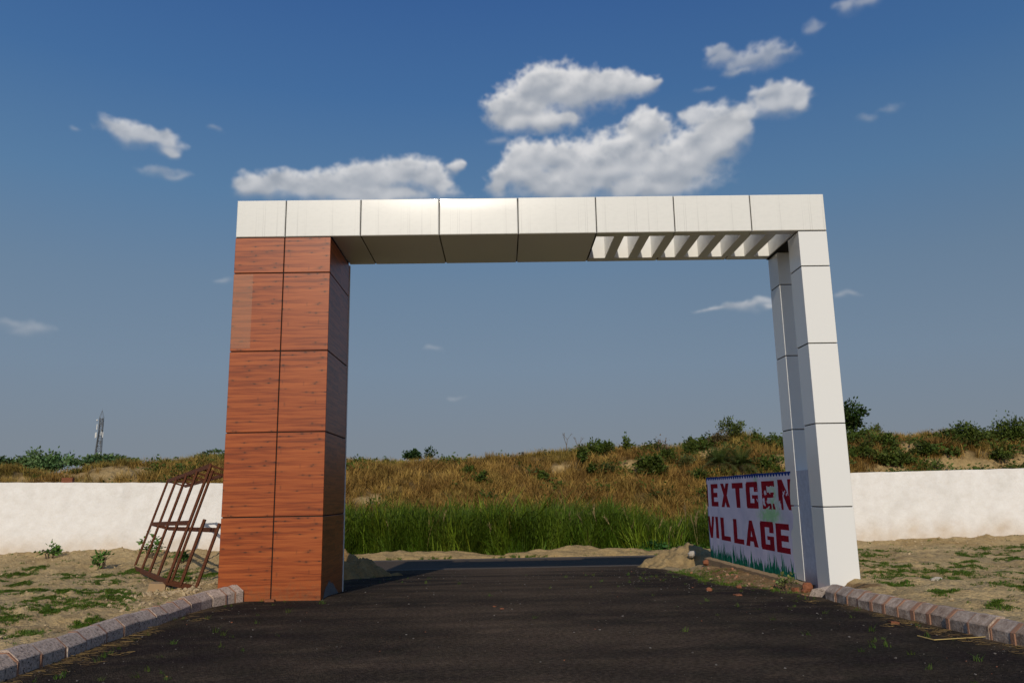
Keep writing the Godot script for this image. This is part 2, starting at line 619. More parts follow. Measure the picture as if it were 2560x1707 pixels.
# faint rain streaks down a coated panel
func streaks() -> ImageTexture:
	var img := Image.create_empty(512, 256, false, Image.FORMAT_RGB8)
	var r := RandomNumberGenerator.new()
	r.seed = 5
	for i in 512:
		var s := noise_b.get_noise_2d(i * 0.21, 4.0)
		var group := smoothstep(0.05, 0.5, noise_b.get_noise_2d(i * 0.017, 77.0))
		var depth := clampf(maxf(s, 0.0) * 0.16 * group + 0.012 * absf(s), 0.0, 0.2)
		var from := r.randf_range(0.0, 0.4)
		for j in 256:
			var f := smoothstep(from, from + 0.5, j / 256.0)
			var k := 1.0 - depth * (0.35 + 0.65 * f) - 0.02 * absf(noise_b.get_noise_2d(i * 0.01, j * 0.02))
			img.set_pixel(i, j, Color(k, k * 0.997, k * 0.985))
	return ImageTexture.create_from_image(img)


# printed wood decor: long horizontal grain with knots
func wood_image(muddy := false) -> ImageTexture:
	var w := 860
	var h := 640
	var img := Image.create_empty(w, h, false, Image.FORMAT_RGB8)
	var r := RandomNumberGenerator.new()
	r.seed = 9
	var knots := []
	for k in 46:
		knots.append([r.randf() * w, r.randf() * h, r.randf_range(8.0, 17.0), r.randf_range(4.0, 7.5), r.randf_range(0.4, 0.9)])
	var eyes := []
	for k in 11:
		eyes.append([r.randf() * w, r.randf() * h, r.randf_range(4.0, 7.0), r.randf_range(10.0, 17.0), r.randf_range(0.25, 0.45)])
	var light := Color8(172, 90, 40)
	var midc := Color8(140, 63, 23)
	var dark := Color8(76, 38, 19)
	for j in h:
		for i in w:
			var bend := noise_b.get_noise_2d(i * 0.006, j * 0.012) * 3.5
			var jj := j + bend
			var broad := noise_a.get_noise_2d(i * 0.0011, jj * 0.03 + 40.0)
			var band := noise_a.get_noise_2d(i * 0.0022, jj * 0.12 + 9.0)
			var thread := noise_b.get_noise_2d(i * 0.006, jj * 0.42)
			var k := 0.5 + broad * 0.8 + band * 0.4
			var c := midc.lerp(light, clampf(k, 0.0, 1.0)) if k > 0.3 else midc.lerp(dark, clampf((0.3 - k) * 0.8, 0.0, 0.5))
			c = c.lerp(dark, clampf(thread * 0.27 - 0.02, 0.0, 0.3))
			var d := 0.0
			for q in knots:
				var dx: float = (i - q[0]) / q[2]
				var dy: float = (jj - q[1]) / q[3]
				if absf(dx) < 5.0 and absf(dy) < 3.0:
					d = maxf(d, q[4] * exp(-dx * dx - dy * dy))
					d = maxf(d, q[4] * 0.45 * exp(-dx * dx * 0.12 - dy * dy * 1.2))
			for q in eyes:
				var dx: float = (i - q[0]) / q[2]
				var dy: float = (j - q[1]) / q[3]
				if absf(dx) < 3.0 and absf(dy) < 3.0:
					d = maxf(d, q[4] * exp(-dx * dx - dy * dy) * (0.7 + 0.6 * thread))
			c = c.lerp(Color8(42, 24, 18), clampf(d, 0.0, 0.85))
			if muddy and j > 380:
				# dust and rain-splashed mud thrown up from the ground
				var up := (h * 0.95 - j) / (h * 0.34)
				var dust := clampf(0.42 - up * 0.75 + noise_c.get_noise_2d(i * 0.02, j * 0.02) * 0.5, 0.0, 0.55)
				c = c.lerp(Color8(128, 84, 55), dust)
				if noise_b.get_noise_2d(i * 0.28, j * 0.28) > 0.5 + up * 0.16:
					c = c.lerp(Color8(58, 38, 26), 0.7)
			img.set_pixel(i, j, c)
	return ImageTexture.create_from_image(img)


# ------------------------------------------------------------------ terrain
func drive_y(z: float) -> float:
	return 0.0 if z > -0.5 else maxf(-0.6, -0.055 * (-z - 0.5))


func along(tab: Array, z: float) -> float:
	for k in range(0, tab.size() - 2, 2):
		if z <= tab[k + 2]:
			return lerpf(tab[k + 1], tab[k + 3], clampf((z - tab[k]) / (tab[k + 2] - tab[k]), 0.0, 1.0))
	return tab[-1]


func left_edge(z: float) -> float:
	if z > -0.5:
		return along([0.03, -3.69, 0.14, -3.76, 0.3, -3.84, 0.53, -3.95, 0.8, -4.0, 1.4, -4.035, 2.8, -4.068, 4.64, -4.095, 6.8, -4.13], z)
	return lerpf(-3.86, -3.3, smoothstep(-0.5, -2.0, z))


func right_edge(z: float) -> float:
	if z > 0.8:
		return along([0.8, 4.26, 1.5, 4.29, 2.25, 4.39, 3.0, 4.51, 3.94, 4.6, 4.44, 4.66, 6.46, 4.84], z)
	if z > -2.0:
		return lerpf(3.6, 4.2, smoothstep(-1.6, 0.9, z))
	return lerpf(3.6, 3.85, smoothstep(-2.0, -5.0, z))


func lot_y(x: float, z: float) -> float:
	var wall_z := -6.1
	var rise := smoothstep(-3.4, -5.9, z) if x < 0.0 else smoothstep(0.5, -5.0, z)
	var y := (0.085 + 0.06 * smoothstep(-4.7, -4.35, x) if x < 0.0 else 0.13) + (0.2 if x < 0.0 else 0.07) * rise + 0.004 * maxf(absf(x) - 5.0, 0.0)
	y += noise_a.get_noise_2d(x * 0.35, z * 0.35) * 0.06 + noise_c.get_noise_2d(x * 1.5, z * 1.5) * 0.075
	y += 0.045 * absf(noise_c.get_noise_2d(x * 4.0 + 40.0, z * 4.0))
	# loose soil heaped against the walls
	var heap := exp(-pow((z - wall_z - 0.35) / 0.55, 2.0))
	y += heap * (0.07 + 0.13 * maxf(0.0, noise_a.get_noise_2d(x * 0.5, 8.0) + 0.15))
	# clods beside the pillar, a washed-out hollow along the near kerb
	var cl := exp(-(pow((x + 4.75) / 0.45, 2.0) + pow((z + 0.5) / 1.0, 2.0)))
	y += cl * (0.01 + 0.08 * absf(noise_c.get_noise_2d(x * 5.0, z * 5.0)))
	# level with the kerbs, never over them
	var near: float = left_edge(z) - 0.17 - x if x < 0.0 else x - right_edge(z) - 0.17
	if z > -0.6 and near < 0.5:
		y = lerpf(minf(y, 0.155), y, smoothstep(0.1, 0.5, near))
	if x < 0.0 and z > 2.0:
		y -= 0.17 * exp(-pow((x + 5.12) / 0.16, 2.0) - pow((z - 3.62) / 0.2, 2.0))
		y -= 0.06 * exp(-pow((x + 4.75) / 0.3, 2.0)) * (0.6 + noise_a.get_noise_2d(x, z * 1.2))
	return y


func ground_y(x: float, z: float) -> float:
	var far := lerpf(-0.62, -0.95, smoothstep(-16.0, -19.0, z))
	if z > 14.0 or absf(x) > 60.0:
		return lerpf(0.1, -0.62, smoothstep(-6.6, -8.0, z)) if z > -16.0 else far
	var lot := lot_y(x, z)
	var inside := drive_y(z) - 0.05
	var le := left_edge(z)
	var re := right_edge(z)
	var y := inside
	if x < le:
		if z > -0.6:
			y = lot if x < le - 0.15 else inside
		else:
			y = lerpf(inside + 0.02, lot, smoothstep(le, le - 1.3, x))
	elif x > re:
		if z > 0.75:
			y = lot if x > re + 0.15 else inside
		else:
			var foot := minf(-0.07, drive_y(z) + 0.14) + noise_c.get_noise_2d(x * 2.5, z * 2.5) * 0.03
			y = lerpf(inside + 0.035, foot, smoothstep(re - 0.05, 4.45, x))
			if x > 4.72:
				y = lerpf(foot, lot, smoothstep(4.72, 5.0, x))
	elif x > re - 0.5 and z < 0.8:
		y = inside + 0.05 * smoothstep(re - 0.12, re, x)
	if z < -6.4:
		var out := lerpf(y, far, smoothstep(-6.4, -8.2, z))
		y = out if (x < le - 0.3 or x > re + 0.3) else lerpf(y, minf(y, far), smoothstep(-9.5, -11.5, z))
	return y


func sand_colour(p: Vector3, nn: Vector3) -> Color:
	var k := noise_a.get_noise_2d(p.x * 0.5 + 9.0, p.z * 0.5)
	var f := noise_c.get_noise_2d(p.x * 2.2, p.z * 2.2 + 30.0)
	var c := Color(1.0, 1.0, 1.0).lerp(Color(0.74, 0.68, 0.58), clampf(0.35 + k * 0.6 + f * 0.5, 0.0, 1.0))
	# reddish soil with brick dust beside the painted wall
	if p.x > 3.2 and p.x < 5.0 and p.z < 1.0 and p.z > -7.0:
		c = c.lerp(Color(0.33, 0.215, 0.16), 0.85 * smoothstep(-7.0, -4.0, p.z) * (0.75 + 0.5 * f))
	if p.z < -16.5:
		c = c.lerp(Color(0.45, 0.42, 0.32), 0.7)
	return c


func build_ground():
	var xs := steps([-3000.0, [-300.0, 900.0], [-60.0, 60.0], [-16.0, 4.0], [-11.5, 0.15], [-3.2, 0.065], [3.4, 0.3], [6.5, 0.065], [12.5, 0.11], [17.0, 1.0], [60.0, 5.0], [300.0, 60.0], [3000.0, 900.0]])
	var zs := steps([-3000.0, [-300.0, 900.0], [-60.0, 60.0], [-20.0, 4.0], [-10.0, 0.5], [-6.4, 0.12], [5.6, 0.065], [14.0, 0.6], [60.0, 10.0], [600.0, 180.0], [3000.0, 1200.0]])
	structure("ground", sheet(xs, zs, ground_y, sand_colour), M.sand)


func build_drive_and_road():
	# the drive: an asphalt sheet with a ragged edge, following the slope down to the road
	var v := PackedVector3Array()
	var n := PackedVector3Array()
	var c := PackedColorArray()
	var t := PackedVector2Array()
	var idx := PackedInt32Array()
	var cols := 64
	var z := 14.0
	var rows := 0
	while z > -10.95:
		var l := left_edge(z) + (0.0 if z > -0.5 else noise_c.get_noise_2d(z * 1.3, 3.0) * 0.25)
		if z > -0.5:
			l -= 0.04
		var r := right_edge(z) + (0.04 if z > 0.9 else noise_c.get_noise_2d(z * 1.5, 13.0) * 0.3)
		if z > 7.0:
			l -= (z - 7.0) * 0.02
		for k in cols + 1:
			var x := lerpf(l, r, float(k) / cols)
			var y := drive_y(z) + noise_a.get_noise_2d(x * 0.4, z * 0.4) * 0.008 + 0.004
			v.append(Vector3(x, y, z))
			n.append(Vector3(0, 1, 0.03).normalized())
			t.append(Vector2(x, z))
			# dust worn into the middle, bare black binder at the sides
			var across := absf(x - 0.2) / 4.0
			var dust := clampf(0.62 - across * 0.7 + noise_a.get_noise_2d(x * 0.28, z * 0.9) * 0.6, 0.0, 1.0) + 0.5 * smoothstep(-6.0, -10.5, z)
			var scuff := maxf(0.0, noise_c.get_noise_2d(x * 0.9 + 60.0, z * 4.5) - 0.12) * 1.6
			var col := Color(0.055, 0.047, 0.04).lerp(Color(0.2, 0.15, 0.108), clampf(dust * 0.8 + scuff * 0.6, 0.0, 1.0))
			# sand drifted in from the edges
			var drift := maxf(smoothstep(0.32, 0.0, x - l), smoothstep(0.4, 0.0, r - x)) * clampf(0.45 + 1.1 * noise_c.get_noise_2d(x * 2.0, z * 1.6 + 4.0), 0.0, 1.0)
			col = col.lerp(Color(0.30, 0.22, 0.13), drift * 0.8)
			c.append(col)
		rows += 1
		z -= 0.14
	for j in rows - 1:
		for k in cols:
			var a := j * (cols + 1) + k
			idx.append_array([a, a + cols + 1, a + cols + 2, a, a + cols + 2, a + 1])
	# front faces run clockwise seen from above: rows go away from the viewer
	var arr := []
	arr.resize(Mesh.ARRAY_MAX)
	arr[Mesh.ARRAY_VERTEX] = v
	arr[Mesh.ARRAY_NORMAL] = n
	arr[Mesh.ARRAY_COLOR] = c
	arr[Mesh.ARRAY_TEX_UV] = t
	arr[Mesh.ARRAY_INDEX] = idx
	var m := ArrayMesh.new()
	m.add_surface_from_arrays(Mesh.PRIMITIVE_TRIANGLES, arr)
	structure("driveway", m, M.asphalt)
	# the village road crossing behind the gate
	var road_h := func(_x: float, _z: float) -> float: return -0.588
	var road_c := func(p: Vector3, _n: Vector3) -> Color:
		var e := minf(absf(p.z + 10.85), absf(p.z + 14.75))
		var dust := smoothstep(0.75, 0.1, e + noise_c.get_noise_2d(p.x * 0.8, p.z * 2.0) * 0.25)
		return Color(0.115, 0.083, 0.056).lerp(Color(0.2, 0.165, 0.125), dust * 0.8)
	structure("road", sheet(steps([-90.0, [-14.0, 4.0], [14.0, 0.25], [90.0, 4.0]]), steps([-14.8, [-10.8, 0.16]]), road_h, road_c), M.road)


func crest(x: float) -> float:
	var tab := [-80.0, 2.5, -28.0, 3.2, -27.0, 3.15, -25.9, 2.75, -24.0, 3.1, -21.4, 3.35, -18.3, 3.5, -15.9, 3.65, -8.6, 3.22, -2.2, 3.12, 1.2, 3.38, 4.4, 3.65, 10.0, 3.8, 11.5, 3.85, 12.3, 4.1, 13.6, 4.35, 15.8, 3.9, 19.8, 4.3, 23.5, 4.2, 26.8, 4.3, 29.8, 4.1, 80.0, 4.0]
	for k in range(0, tab.size() - 2, 2):
		if x <= tab[k + 2]:
			return lerpf(tab[k + 1], tab[k + 3], clampf((x - tab[k]) / (tab[k + 2] - tab[k]), 0.0, 1.0))
	return 4.0


func bare(x: float, z: float) -> float:
	# how bare of grass the bank is: eroded faces
	var spots := [-6.7, -28.7, 0.75, 0.9, -20.8, -31.8, 2.2, 1.6, -24.6, -32.2, 2.4, 1.1, -13.0, -31.3, 1.2, 0.8, 6.6, -30.7, 1.1, 0.55, 3.2, -31.2, 0.9, 0.5, 11.2, -32.0, 0.9, 0.9, 15.2, -30.4, 1.0, 0.9, 24.2, -29.6, 2.2, 0.9, 20.0, -29.2, 1.2, 0.7, 22.6, -31.4, 0.8, 0.7, 27.5, -29.8, 2.0, 1.0, 1.0, -31.4, 0.7, 0.4]
	var b := 0.0
	for k in range(0, spots.size(), 4):
		var dx: float = (x - spots[k]) / spots[k + 2]
		var dz: float = (z - spots[k + 1]) / spots[k + 3]
		if absf(dx) < 2.0 and absf(dz) < 2.0:
			b = maxf(b, 1.35 - sqrt(dx * dx + dz * dz) + noise_c.get_noise_2d(x * 1.1, z * 1.1) * 0.55)
	if x > 2.0 and z < -28.8 and z > -33.0:
		b = maxf(b, 1.9 * (noise_c.get_noise_2d(x * 0.75 + 3.0, z * 0.95 + 12.0) - 0.16))
	return clampf(b, 0.0, 1.0)


func bank_y(x: float, z: float) -> float:
	var t := clampf((-z - 24.0) / 9.0, 0.0, 1.0)
	var s := t * t * (3.0 - 2.0 * t) * 0.5 + t * 0.5
	var y := -0.85 + (crest(x) + 0.85) * s
	if z < -33.0:
		y -= 0.012 * (-z - 33.0)
		y -= 5.0 * smoothstep(-62.0, -70.0, z)
	var wgt := smoothstep(-23.6, -26.0, z)
	y += (noise_a.get_noise_2d(x * 0.32, z * 0.32) * 0.3 + noise_c.get_noise_2d(x * 0.9, z * 0.9) * 0.16) * wgt * smoothstep(-36.0, -32.0, z)
	y += bare(x, z) * (noise_c.get_noise_2d(x * 2.6, z * 1.6) * 0.28 - 0.12)
	return y


func bank_colour(p: Vector3, _n: Vector3) -> Color:
	var b := bare(p.x, p.z)
	var k := noise_c.get_noise_2d(p.x * 0.9, p.z * 0.9 + 50.0)
	return Color(0.17, 0.115, 0.05).lerp(Color(0.6, 0.42, 0.19), clampf(b * 1.2 + k * 0.25, 0.0, 1.0))


func build_embankment():
	structure("embankment", sheet(steps([-100.0, [-34.0, 3.0], [34.0, 0.22], [100.0, 3.0]]), steps([-72.0, [-37.0, 2.5], [-23.4, 0.2]]), bank_y, bank_colour), M.dirt)


# ------------------------------------------------------------------ the gateway
func panel(called: String, lo: Vector3, hi: Vector3, m: Material, parent: Node, uvs := Vector2.ONE, uvo := Vector2.ZERO, r := 0.011) -> MeshInstance3D:
	var b := Build.new()
	b.rbox(lo, hi, r, uvs, uvo)
	return obj(called, b.done(), m, parent)


# a sheet-metal tray: the front is slightly bowed, the returns run back to the frame
func tray(lo: Vector3, hi: Vector3, top_slope: float, bow: float, phase: float, uvs: Vector2, uvo: Vector2) -> ArrayMesh:
	var b := Build.new()
	var nx := 14
	var ny := 12
	var bend := 0.22
	var z_at := func(x: float, y: float) -> float:
		var t := maxf(0.0, (y - (hi.y - bend)) / bend)
		var u := (x - lo.x) / (hi.x - lo.x)
		var w := (y - lo.y) / (hi.y - lo.y)
		# folded edges: rounded off over the last centimetre
		var e := minf(minf(x - lo.x, hi.x - x), minf(y - lo.y, hi.y - y))
		return hi.z - top_slope * bend * 0.5 * t * t - 0.006 + bow * sin(PI * u) * sin(PI * w) + 0.0008 * sin(5.0 * u + phase) * sin(PI * w) + 0.006 - 0.012 * pow(clampf(1.0 - e / 0.012, 0.0, 1.0), 2.0)
	var xs := [lo.x, lo.x + 0.004, lo.x + 0.008]
	for k in nx + 1:
		xs.append(lerpf(lo.x + 0.014, hi.x - 0.014, float(k) / nx))
	xs.append_array([hi.x - 0.008, hi.x - 0.004, hi.x])
	var ys := [lo.y, lo.y + 0.004, lo.y + 0.008]
	for k in ny + 1:
		ys.append(lerpf(lo.y + 0.014, hi.y - 0.014, float(k) / ny))
	ys.append_array([hi.y - 0.008, hi.y - 0.004, hi.y])
	var nrm := func(x: float, y: float) -> Vector3:
		var d := 0.002
		return Vector3(-(z_at.call(x + d, y) - z_at.call(x - d, y)) / (2.0 * d), -(z_at.call(x, y + d) - z_at.call(x, y - d)) / (2.0 * d), 1.0).normalized()
	for j in ys.size() - 1:
		for i in xs.size() - 1:
			var q := []
			var n := []
			var t := []
			for c in [[i, j], [i + 1, j], [i + 1, j + 1], [i, j + 1]]:
				var x: float = xs[c[0]]
				var y: float = ys[c[1]]
				q.append(Vector3(x, y, z_at.call(x, y)))
				n.append(nrm.call(x, y))
				t.append(Vector2(x, -y) * uvs + uvo)
			b.tri(q[0], q[1], q[2], n[0], n[1], n[2], t[0], t[1], t[2])
			b.tri(q[0], q[2], q[3], n[0], n[2], n[3], t[0], t[2], t[3])
	for i in xs.size() - 1:
		for e in [[lo.y, Vector3.DOWN], [hi.y, Vector3.UP]]:
			var p := Vector3(xs[i], e[0], z_at.call(xs[i], e[0]))
			var q := Vector3(xs[i + 1], e[0], z_at.call(xs[i + 1], e[0]))
			b.quad(p, q, Vector3(q.x, q.y, lo.z), Vector3(p.x, p.y, lo.z), e[1])
	for j in ys.size() - 1:
		for e in [[lo.x, Vector3.LEFT], [hi.x, Vector3.RIGHT]]:
			var p := Vector3(e[0], ys[j], z_at.call(e[0], ys[j]))
			var q := Vector3(e[0], ys[j + 1], z_at.call(e[0], ys[j + 1]))
			b.quad(p, q, Vector3(q.x, q.y, lo.z), Vector3(p.x, p.y, lo.z), e[1])
	b.quad(Vector3(lo.x, lo.y, lo.z), Vector3(hi.x, lo.y, lo.z), Vector3(hi.x, hi.y, lo.z), Vector3(lo.x, hi.y, lo.z), Vector3(0, 0, -1))
	return b.done()


func build_gateway():
	var g := thing("gateway_arch", "tall entrance gateway with wood-look pillar and white panelled lintel over the drive", "gate")
	var gap := 0.007
	var depth := 1.55
	var ys := [5.405, 4.834, 3.614, 2.394, 1.174, -0.12]
	var xl := -4.07
	var xj := -3.31
	var xm := -2.6
	# dark cores that show in the joints
	var dark := func(lo: Vector3, hi: Vector3, called: String):
		var core := Build.new()
		core.rbox(lo, hi, 0.003)
		obj(called, core.done(), M.dark_core, g)
	dark.call(Vector3(xl + 0.014, -0.2, -depth + 0.014), Vector3(xm - 0.014, 5.98, -0.014), "core_frame")
	dark.call(Vector3(4.70 + 0.012, -0.2, -0.46 + 0.012), Vector3(5.15 - 0.012, 5.41, -0.012), "core_frame")
	dark.call(Vector3(4.744 + 0.012, 0.0, -depth + 0.012), Vector3(5.15 - 0.012, 5.41, -1.10 - 0.012), "core_frame")
	dark.call(Vector3(xl + 0.014, 5.395, -depth + 0.014), Vector3(xm - 0.02, 5.425, -0.014), "core_frame")
	dark.call(Vector3(4.712, 5.398, -depth + 0.012), Vector3(5.138, 5.43, -0.012), "core_frame")
	# pillar: two columns of wood-look panels, five rows, folded round the sides
	rng.seed = 3
	for row in 5:
		for side in 2:
			var x0 := xl if side == 0 else xj + gap
			var x1 := xj - gap if side == 0 else xm
			panel("wood_panel", Vector3(x0, ys[row + 1] + gap, -depth), Vector3(x1, ys[row] - gap, 0), M.wood_low if row == 4 else M.wood, g, Vector2(1.0 / 1.64, 1.0 / 1.24), Vector2(-x0 / 1.64 + 0.5 * side + 0.006 * row, ys[row] / 1.24), 0.006)
	var back := Build.new()
	back.rbox(Vector3(xl - 0.006, -0.12, -depth - 0.03), Vector3(xm + 0.012, 5.40, -depth - 0.004), 0.004)
	obj("back_panel", back.done(), M.white_plain, g)
	var film := Build.new()
	film.rbox(Vector3(xl + 0.004, 3.66, 0.0005), Vector3(xl + 0.30, 4.815, 0.0025), 0.0004)
	obj("protective_film", film.done(), M.film, g)
	# bare patch of cement where the lower side panel has broken away
	var patch := Build.new()
	var rim := []
	for k in 14:
		var f := k / 13.0
		rim.append([-0.12 - 1.15 * f, -0.02 - 0.055 * (0.12 + 1.15 * f) + 0.30 * sin(PI * pow(f, 0.75)) * (0.8 + 0.25 * noise_c.get_noise_1d(k * 3.1)) + 0.02])
	for k in 13:
		var a := Vector3(xm + 0.003, -0.2, rim[k][0])
		var b2 := Vector3(xm + 0.003, -0.2, rim[k + 1][0])
		patch.quad(a, b2, Vector3(xm + 0.003, rim[k + 1][1], rim[k + 1][0]), Vector3(xm + 0.003, rim[k][1], rim[k][0]), Vector3.RIGHT)
	obj("cement_patch", patch.done(), M.concrete, g)
	# lintel: eight front panels; box section over the pillar, soffit panels, then louvres
	var js := [xl, xj, -2.144, -0.92, 0.315, 1.541, 2.77, 3.98, 5.153]
	# how far each tray is bent back along its top, and how far its face bulges
	var slopes := [0.004, 0.006, 0.022, 0.072, 0.012, 0.004, 0.008, 0.005]
	var bows := [0.001, 0.0022, 0.0026, 0.0008, 0.002, 0.0014, 0.002, 0.0016]
	for k in 8:
		var a: float = js[k] + (gap if k > 0 else 0.0)
		var b: float = js[k + 1] - (gap if k < 7 else 0.0)
		var uvs := Vector2(1.0 / 1.22, 1.0 / 0.6)
		var uvo := Vector2(-a / 1.22 + 0.37 * k, 6.012 / 0.6)
		if k == 0:
			obj("lintel_panel", tray(Vector3(a, 5.415, -depth), Vector3(b, 6.012, 0), slopes[k], bows[k], k * 1.7, uvs, uvo), M.white_panel, g)
		elif k == 1:
			obj("lintel_panel", tray(Vector3(a, 5.415, -0.03), Vector3(b, 6.012, 0), slopes[k], bows[k], k * 1.7, uvs, uvo), M.white_panel, g)
			panel("top_panel", Vector3(a, 5.45, -depth), Vector3(xm, 6.009, -0.031), M.white_plain, g)
			panel("soffit_panel", Vector3(xm + 0.004, 5.416, -depth), Vector3(b, 5.442, -0.031), M.white_plain, g)
		elif k < 5:
			obj("lintel_panel", tray(Vector3(a, 5.415, -0.03), Vector3(b, 6.012, 0), slopes[k], bows[k], k * 1.7, uvs, uvo), M.white_panel, g)
			panel("soffit_panel", Vector3(a, 5.416, -depth), Vector3(b, 5.442, -0.031), M.white_plain, g)
		else:
			obj("lintel_panel", tray(Vector3(a, 5.415, -0.19), Vector3(b, 6.012, 0), slopes[k], bows[k], k * 1.7, uvs, uvo), M.white_panel, g)
			panel("rear_beam", Vector3(a, 5.415, -depth), Vector3(minf(b, 5.15), 6.012, -1.36), M.white_plain, g)
	panel("rear_beam", Vector3(xm + 0.01, 5.446, -depth), Vector3(1.534, 5.70, -1.50), M.white_plain, g)
	panel("end_box", Vector3(4.70, 5.418, -1.355), Vector3(5.15, 6.0, -0.195), M.white_plain, g)
	panel("end_box", Vector3(1.45, 5.446, -1.355), Vector3(1.56, 6.0, -0.195), M.white_plain, g)
	for k in range(1, 8):
		var zz := -depth + 0.02 if k < 6 else -0.18
		dark.call(Vector3(js[k] - 0.02, 5.428, zz), Vector3(js[k] + 0.02, 6.0, -0.012), "joint_backing")
		if k > 5:
			dark.call(Vector3(js[k] - 0.02, 5.428, -depth + 0.012), Vector3(js[k] + 0.02, 6.0, -1.37), "joint_backing")
	for k in 7:
		var x := 1.84 + 0.405 * k
		panel("louvre_fin", Vector3(x, 5.417, -1.358), Vector3(x + 0.158, 5.99, -0.192), M.white_plain, g, Vector2.ONE, Vector2.ZERO, 0.005)
	# legs: two square posts clad in white panels
	for row in 5:
		panel("front_leg_panel", Vector3(4.70, maxf(ys[row + 1], -0.1) + gap, -0.46), Vector3(5.15, ys[row] - gap, 0), M.white_plain, g, Vector2.ONE, Vector2.ZERO, 0.006)
		panel("rear_leg_panel", Vector3(4.744, maxf(ys[row + 1], 0.005) + gap, -depth), Vector3(5.15, ys[row] - gap, -1.10), M.white_plain, g, Vector2.ONE, Vector2.ZERO, 0.006)


# ------------------------------------------------------------------ walls
# a rendered wall along a path: rough face, uneven top, thickness
func wall_mesh(path: Array, base: float, top: Callable, thick: float, uv_height := 0.0, span := 1.0, rough := 1.0) -> ArrayMesh:
	var pts := []
	var s := 0.0
	for k in path.size() - 1:
		var a: Vector2 = path[k]
		var b: Vector2 = path[k + 1]
		var len := a.distance_to(b)
		var cnt := maxi(1, int(ceil(len / 0.09)))
		for q in cnt:
			pts.append([a.lerp(b, float(q) / cnt), s + len * q / cnt])
		s += len
	pts.append([path[-1], s])
	var n := pts.size()
	var rows := 18
	var grid := []
	var outs := []
	for k in n:
		var p: Vector2 = pts[k][0]
		var before: Vector2 = pts[maxi(k - 1, 0)][0]
		var after: Vector2 = pts[mini(k + 1, n - 1)][0]
		var d := (after - before).normalized()
		var out := Vector2(-d.y, d.x)   # the side that faces the viewer when the path runs left to right away from it
		outs.append(Vector3(out.x, 0, out.y))
		var col := []
		var ty: float = top.call(pts[k][1])
		for j in rows + 1:
			var y := lerpf(base, ty, float(j) / rows)
			var w := (noise_a.get_noise_2d(pts[k][1] * 0.9, y * 0.9) * 0.012 + noise_c.get_noise_2d(pts[k][1] * 3.5, y * 3.5) * 0.006) * rough
			col.append(Vector3(p.x, y, p.y) + outs[k] * w)
		grid.append(col)
	var b := Build.new()
	for k in n - 1:
		for j in rows:
			var q := []
			var nn := []
			var uv := []
			for c in [[k, j], [k + 1, j], [k + 1, j + 1], [k, j + 1]]:
				q.append(grid[c[0]][c[1]])
				var dx: Vector3 = grid[mini(c[0] + 1, n - 1)][c[1]] - grid[maxi(c[0] - 1, 0)][c[1]]
				var dy: Vector3 = grid[c[0]][mini(c[1] + 1, rows)] - grid[c[0]][maxi(c[1] - 1, 0)]
				var m := dx.cross(dy).normalized()
				if m.dot(outs[c[0]]) < 0.0:
					m = -m
				nn.append(m)
				uv.append(Vector2(pts[c[0]][1] / span, 1.0 - (grid[c[0]][c[1]].y - base) / uv_height) if uv_height > 0.0 else Vector2.ZERO)
			b.tri(q[0], q[1], q[2], nn[0], nn[1], nn[2], uv[0], uv[1], uv[2])
			b.tri(q[0], q[2], q[3], nn[0], nn[2], nn[3], uv[0], uv[2], uv[3])
			if uv_height <= 0.0:
				# splashed earth along the foot, rain stains below the coping, grey patches
				for c in range(b.c.size() - 6, b.c.size()):
					var w: Vector3 = b.v[c]
					var foot := smoothstep(0.85, 0.3, w.y + noise_c.get_noise_2d(w.x * 1.6, 5.0) * 0.22) * (0.6 + 0.5 * noise_c.get_noise_2d(w.x * 3.0, w.y * 3.0))
					var run := maxf(0.0, noise_b.get_noise_1d(w.x * 5.0) - 0.25) * smoothstep(0.9, 1.75, w.y) * 0.5
					var blot := maxf(0.0, noise_c.get_noise_2d(w.x * 0.9 + 30.0, w.y * 1.3) - 0.06) * 0.6
					b.c[c] = Color(1, 1, 1).lerp(Color(0.72, 0.6, 0.46), clampf(foot, 0.0, 0.8)).lerp(Color(0.72, 0.71, 0.69), clampf(run + blot, 0.0, 0.5))
		var t0: Vector3 = grid[k][rows]
		var t1: Vector3 = grid[k + 1][rows]
		var b0: Vector3 = t0 - outs[k] * thick
		var b1: Vector3 = t1 - outs[k + 1] * thick
		var plain := Vector2(0.004, 0.18)
		b.quad(t0, t1, b1, b0, Vector3.UP, plain, plain, plain, plain)
		b.quad(b0, b1, Vector3(b1.x, base, b1.z), Vector3(b0.x, base, b0.z), -outs[k], plain, plain, plain, plain)
	for k in [0, n - 1]:
		var t0: Vector3 = grid[k][rows]
		var b0: Vector3 = t0 - outs[k] * thick
		var e: Vector3 = (grid[0][0] - grid[1][0] if k == 0 else grid[n - 1][0] - grid[n - 2][0]).normalized()
		var plain := Vector2(0.004, 0.18)
		b.quad(t0, b0, Vector3(b0.x, base, b0.z), Vector3(t0.x, base, t0.z), e, plain, plain, plain, plain)
	return b.done()


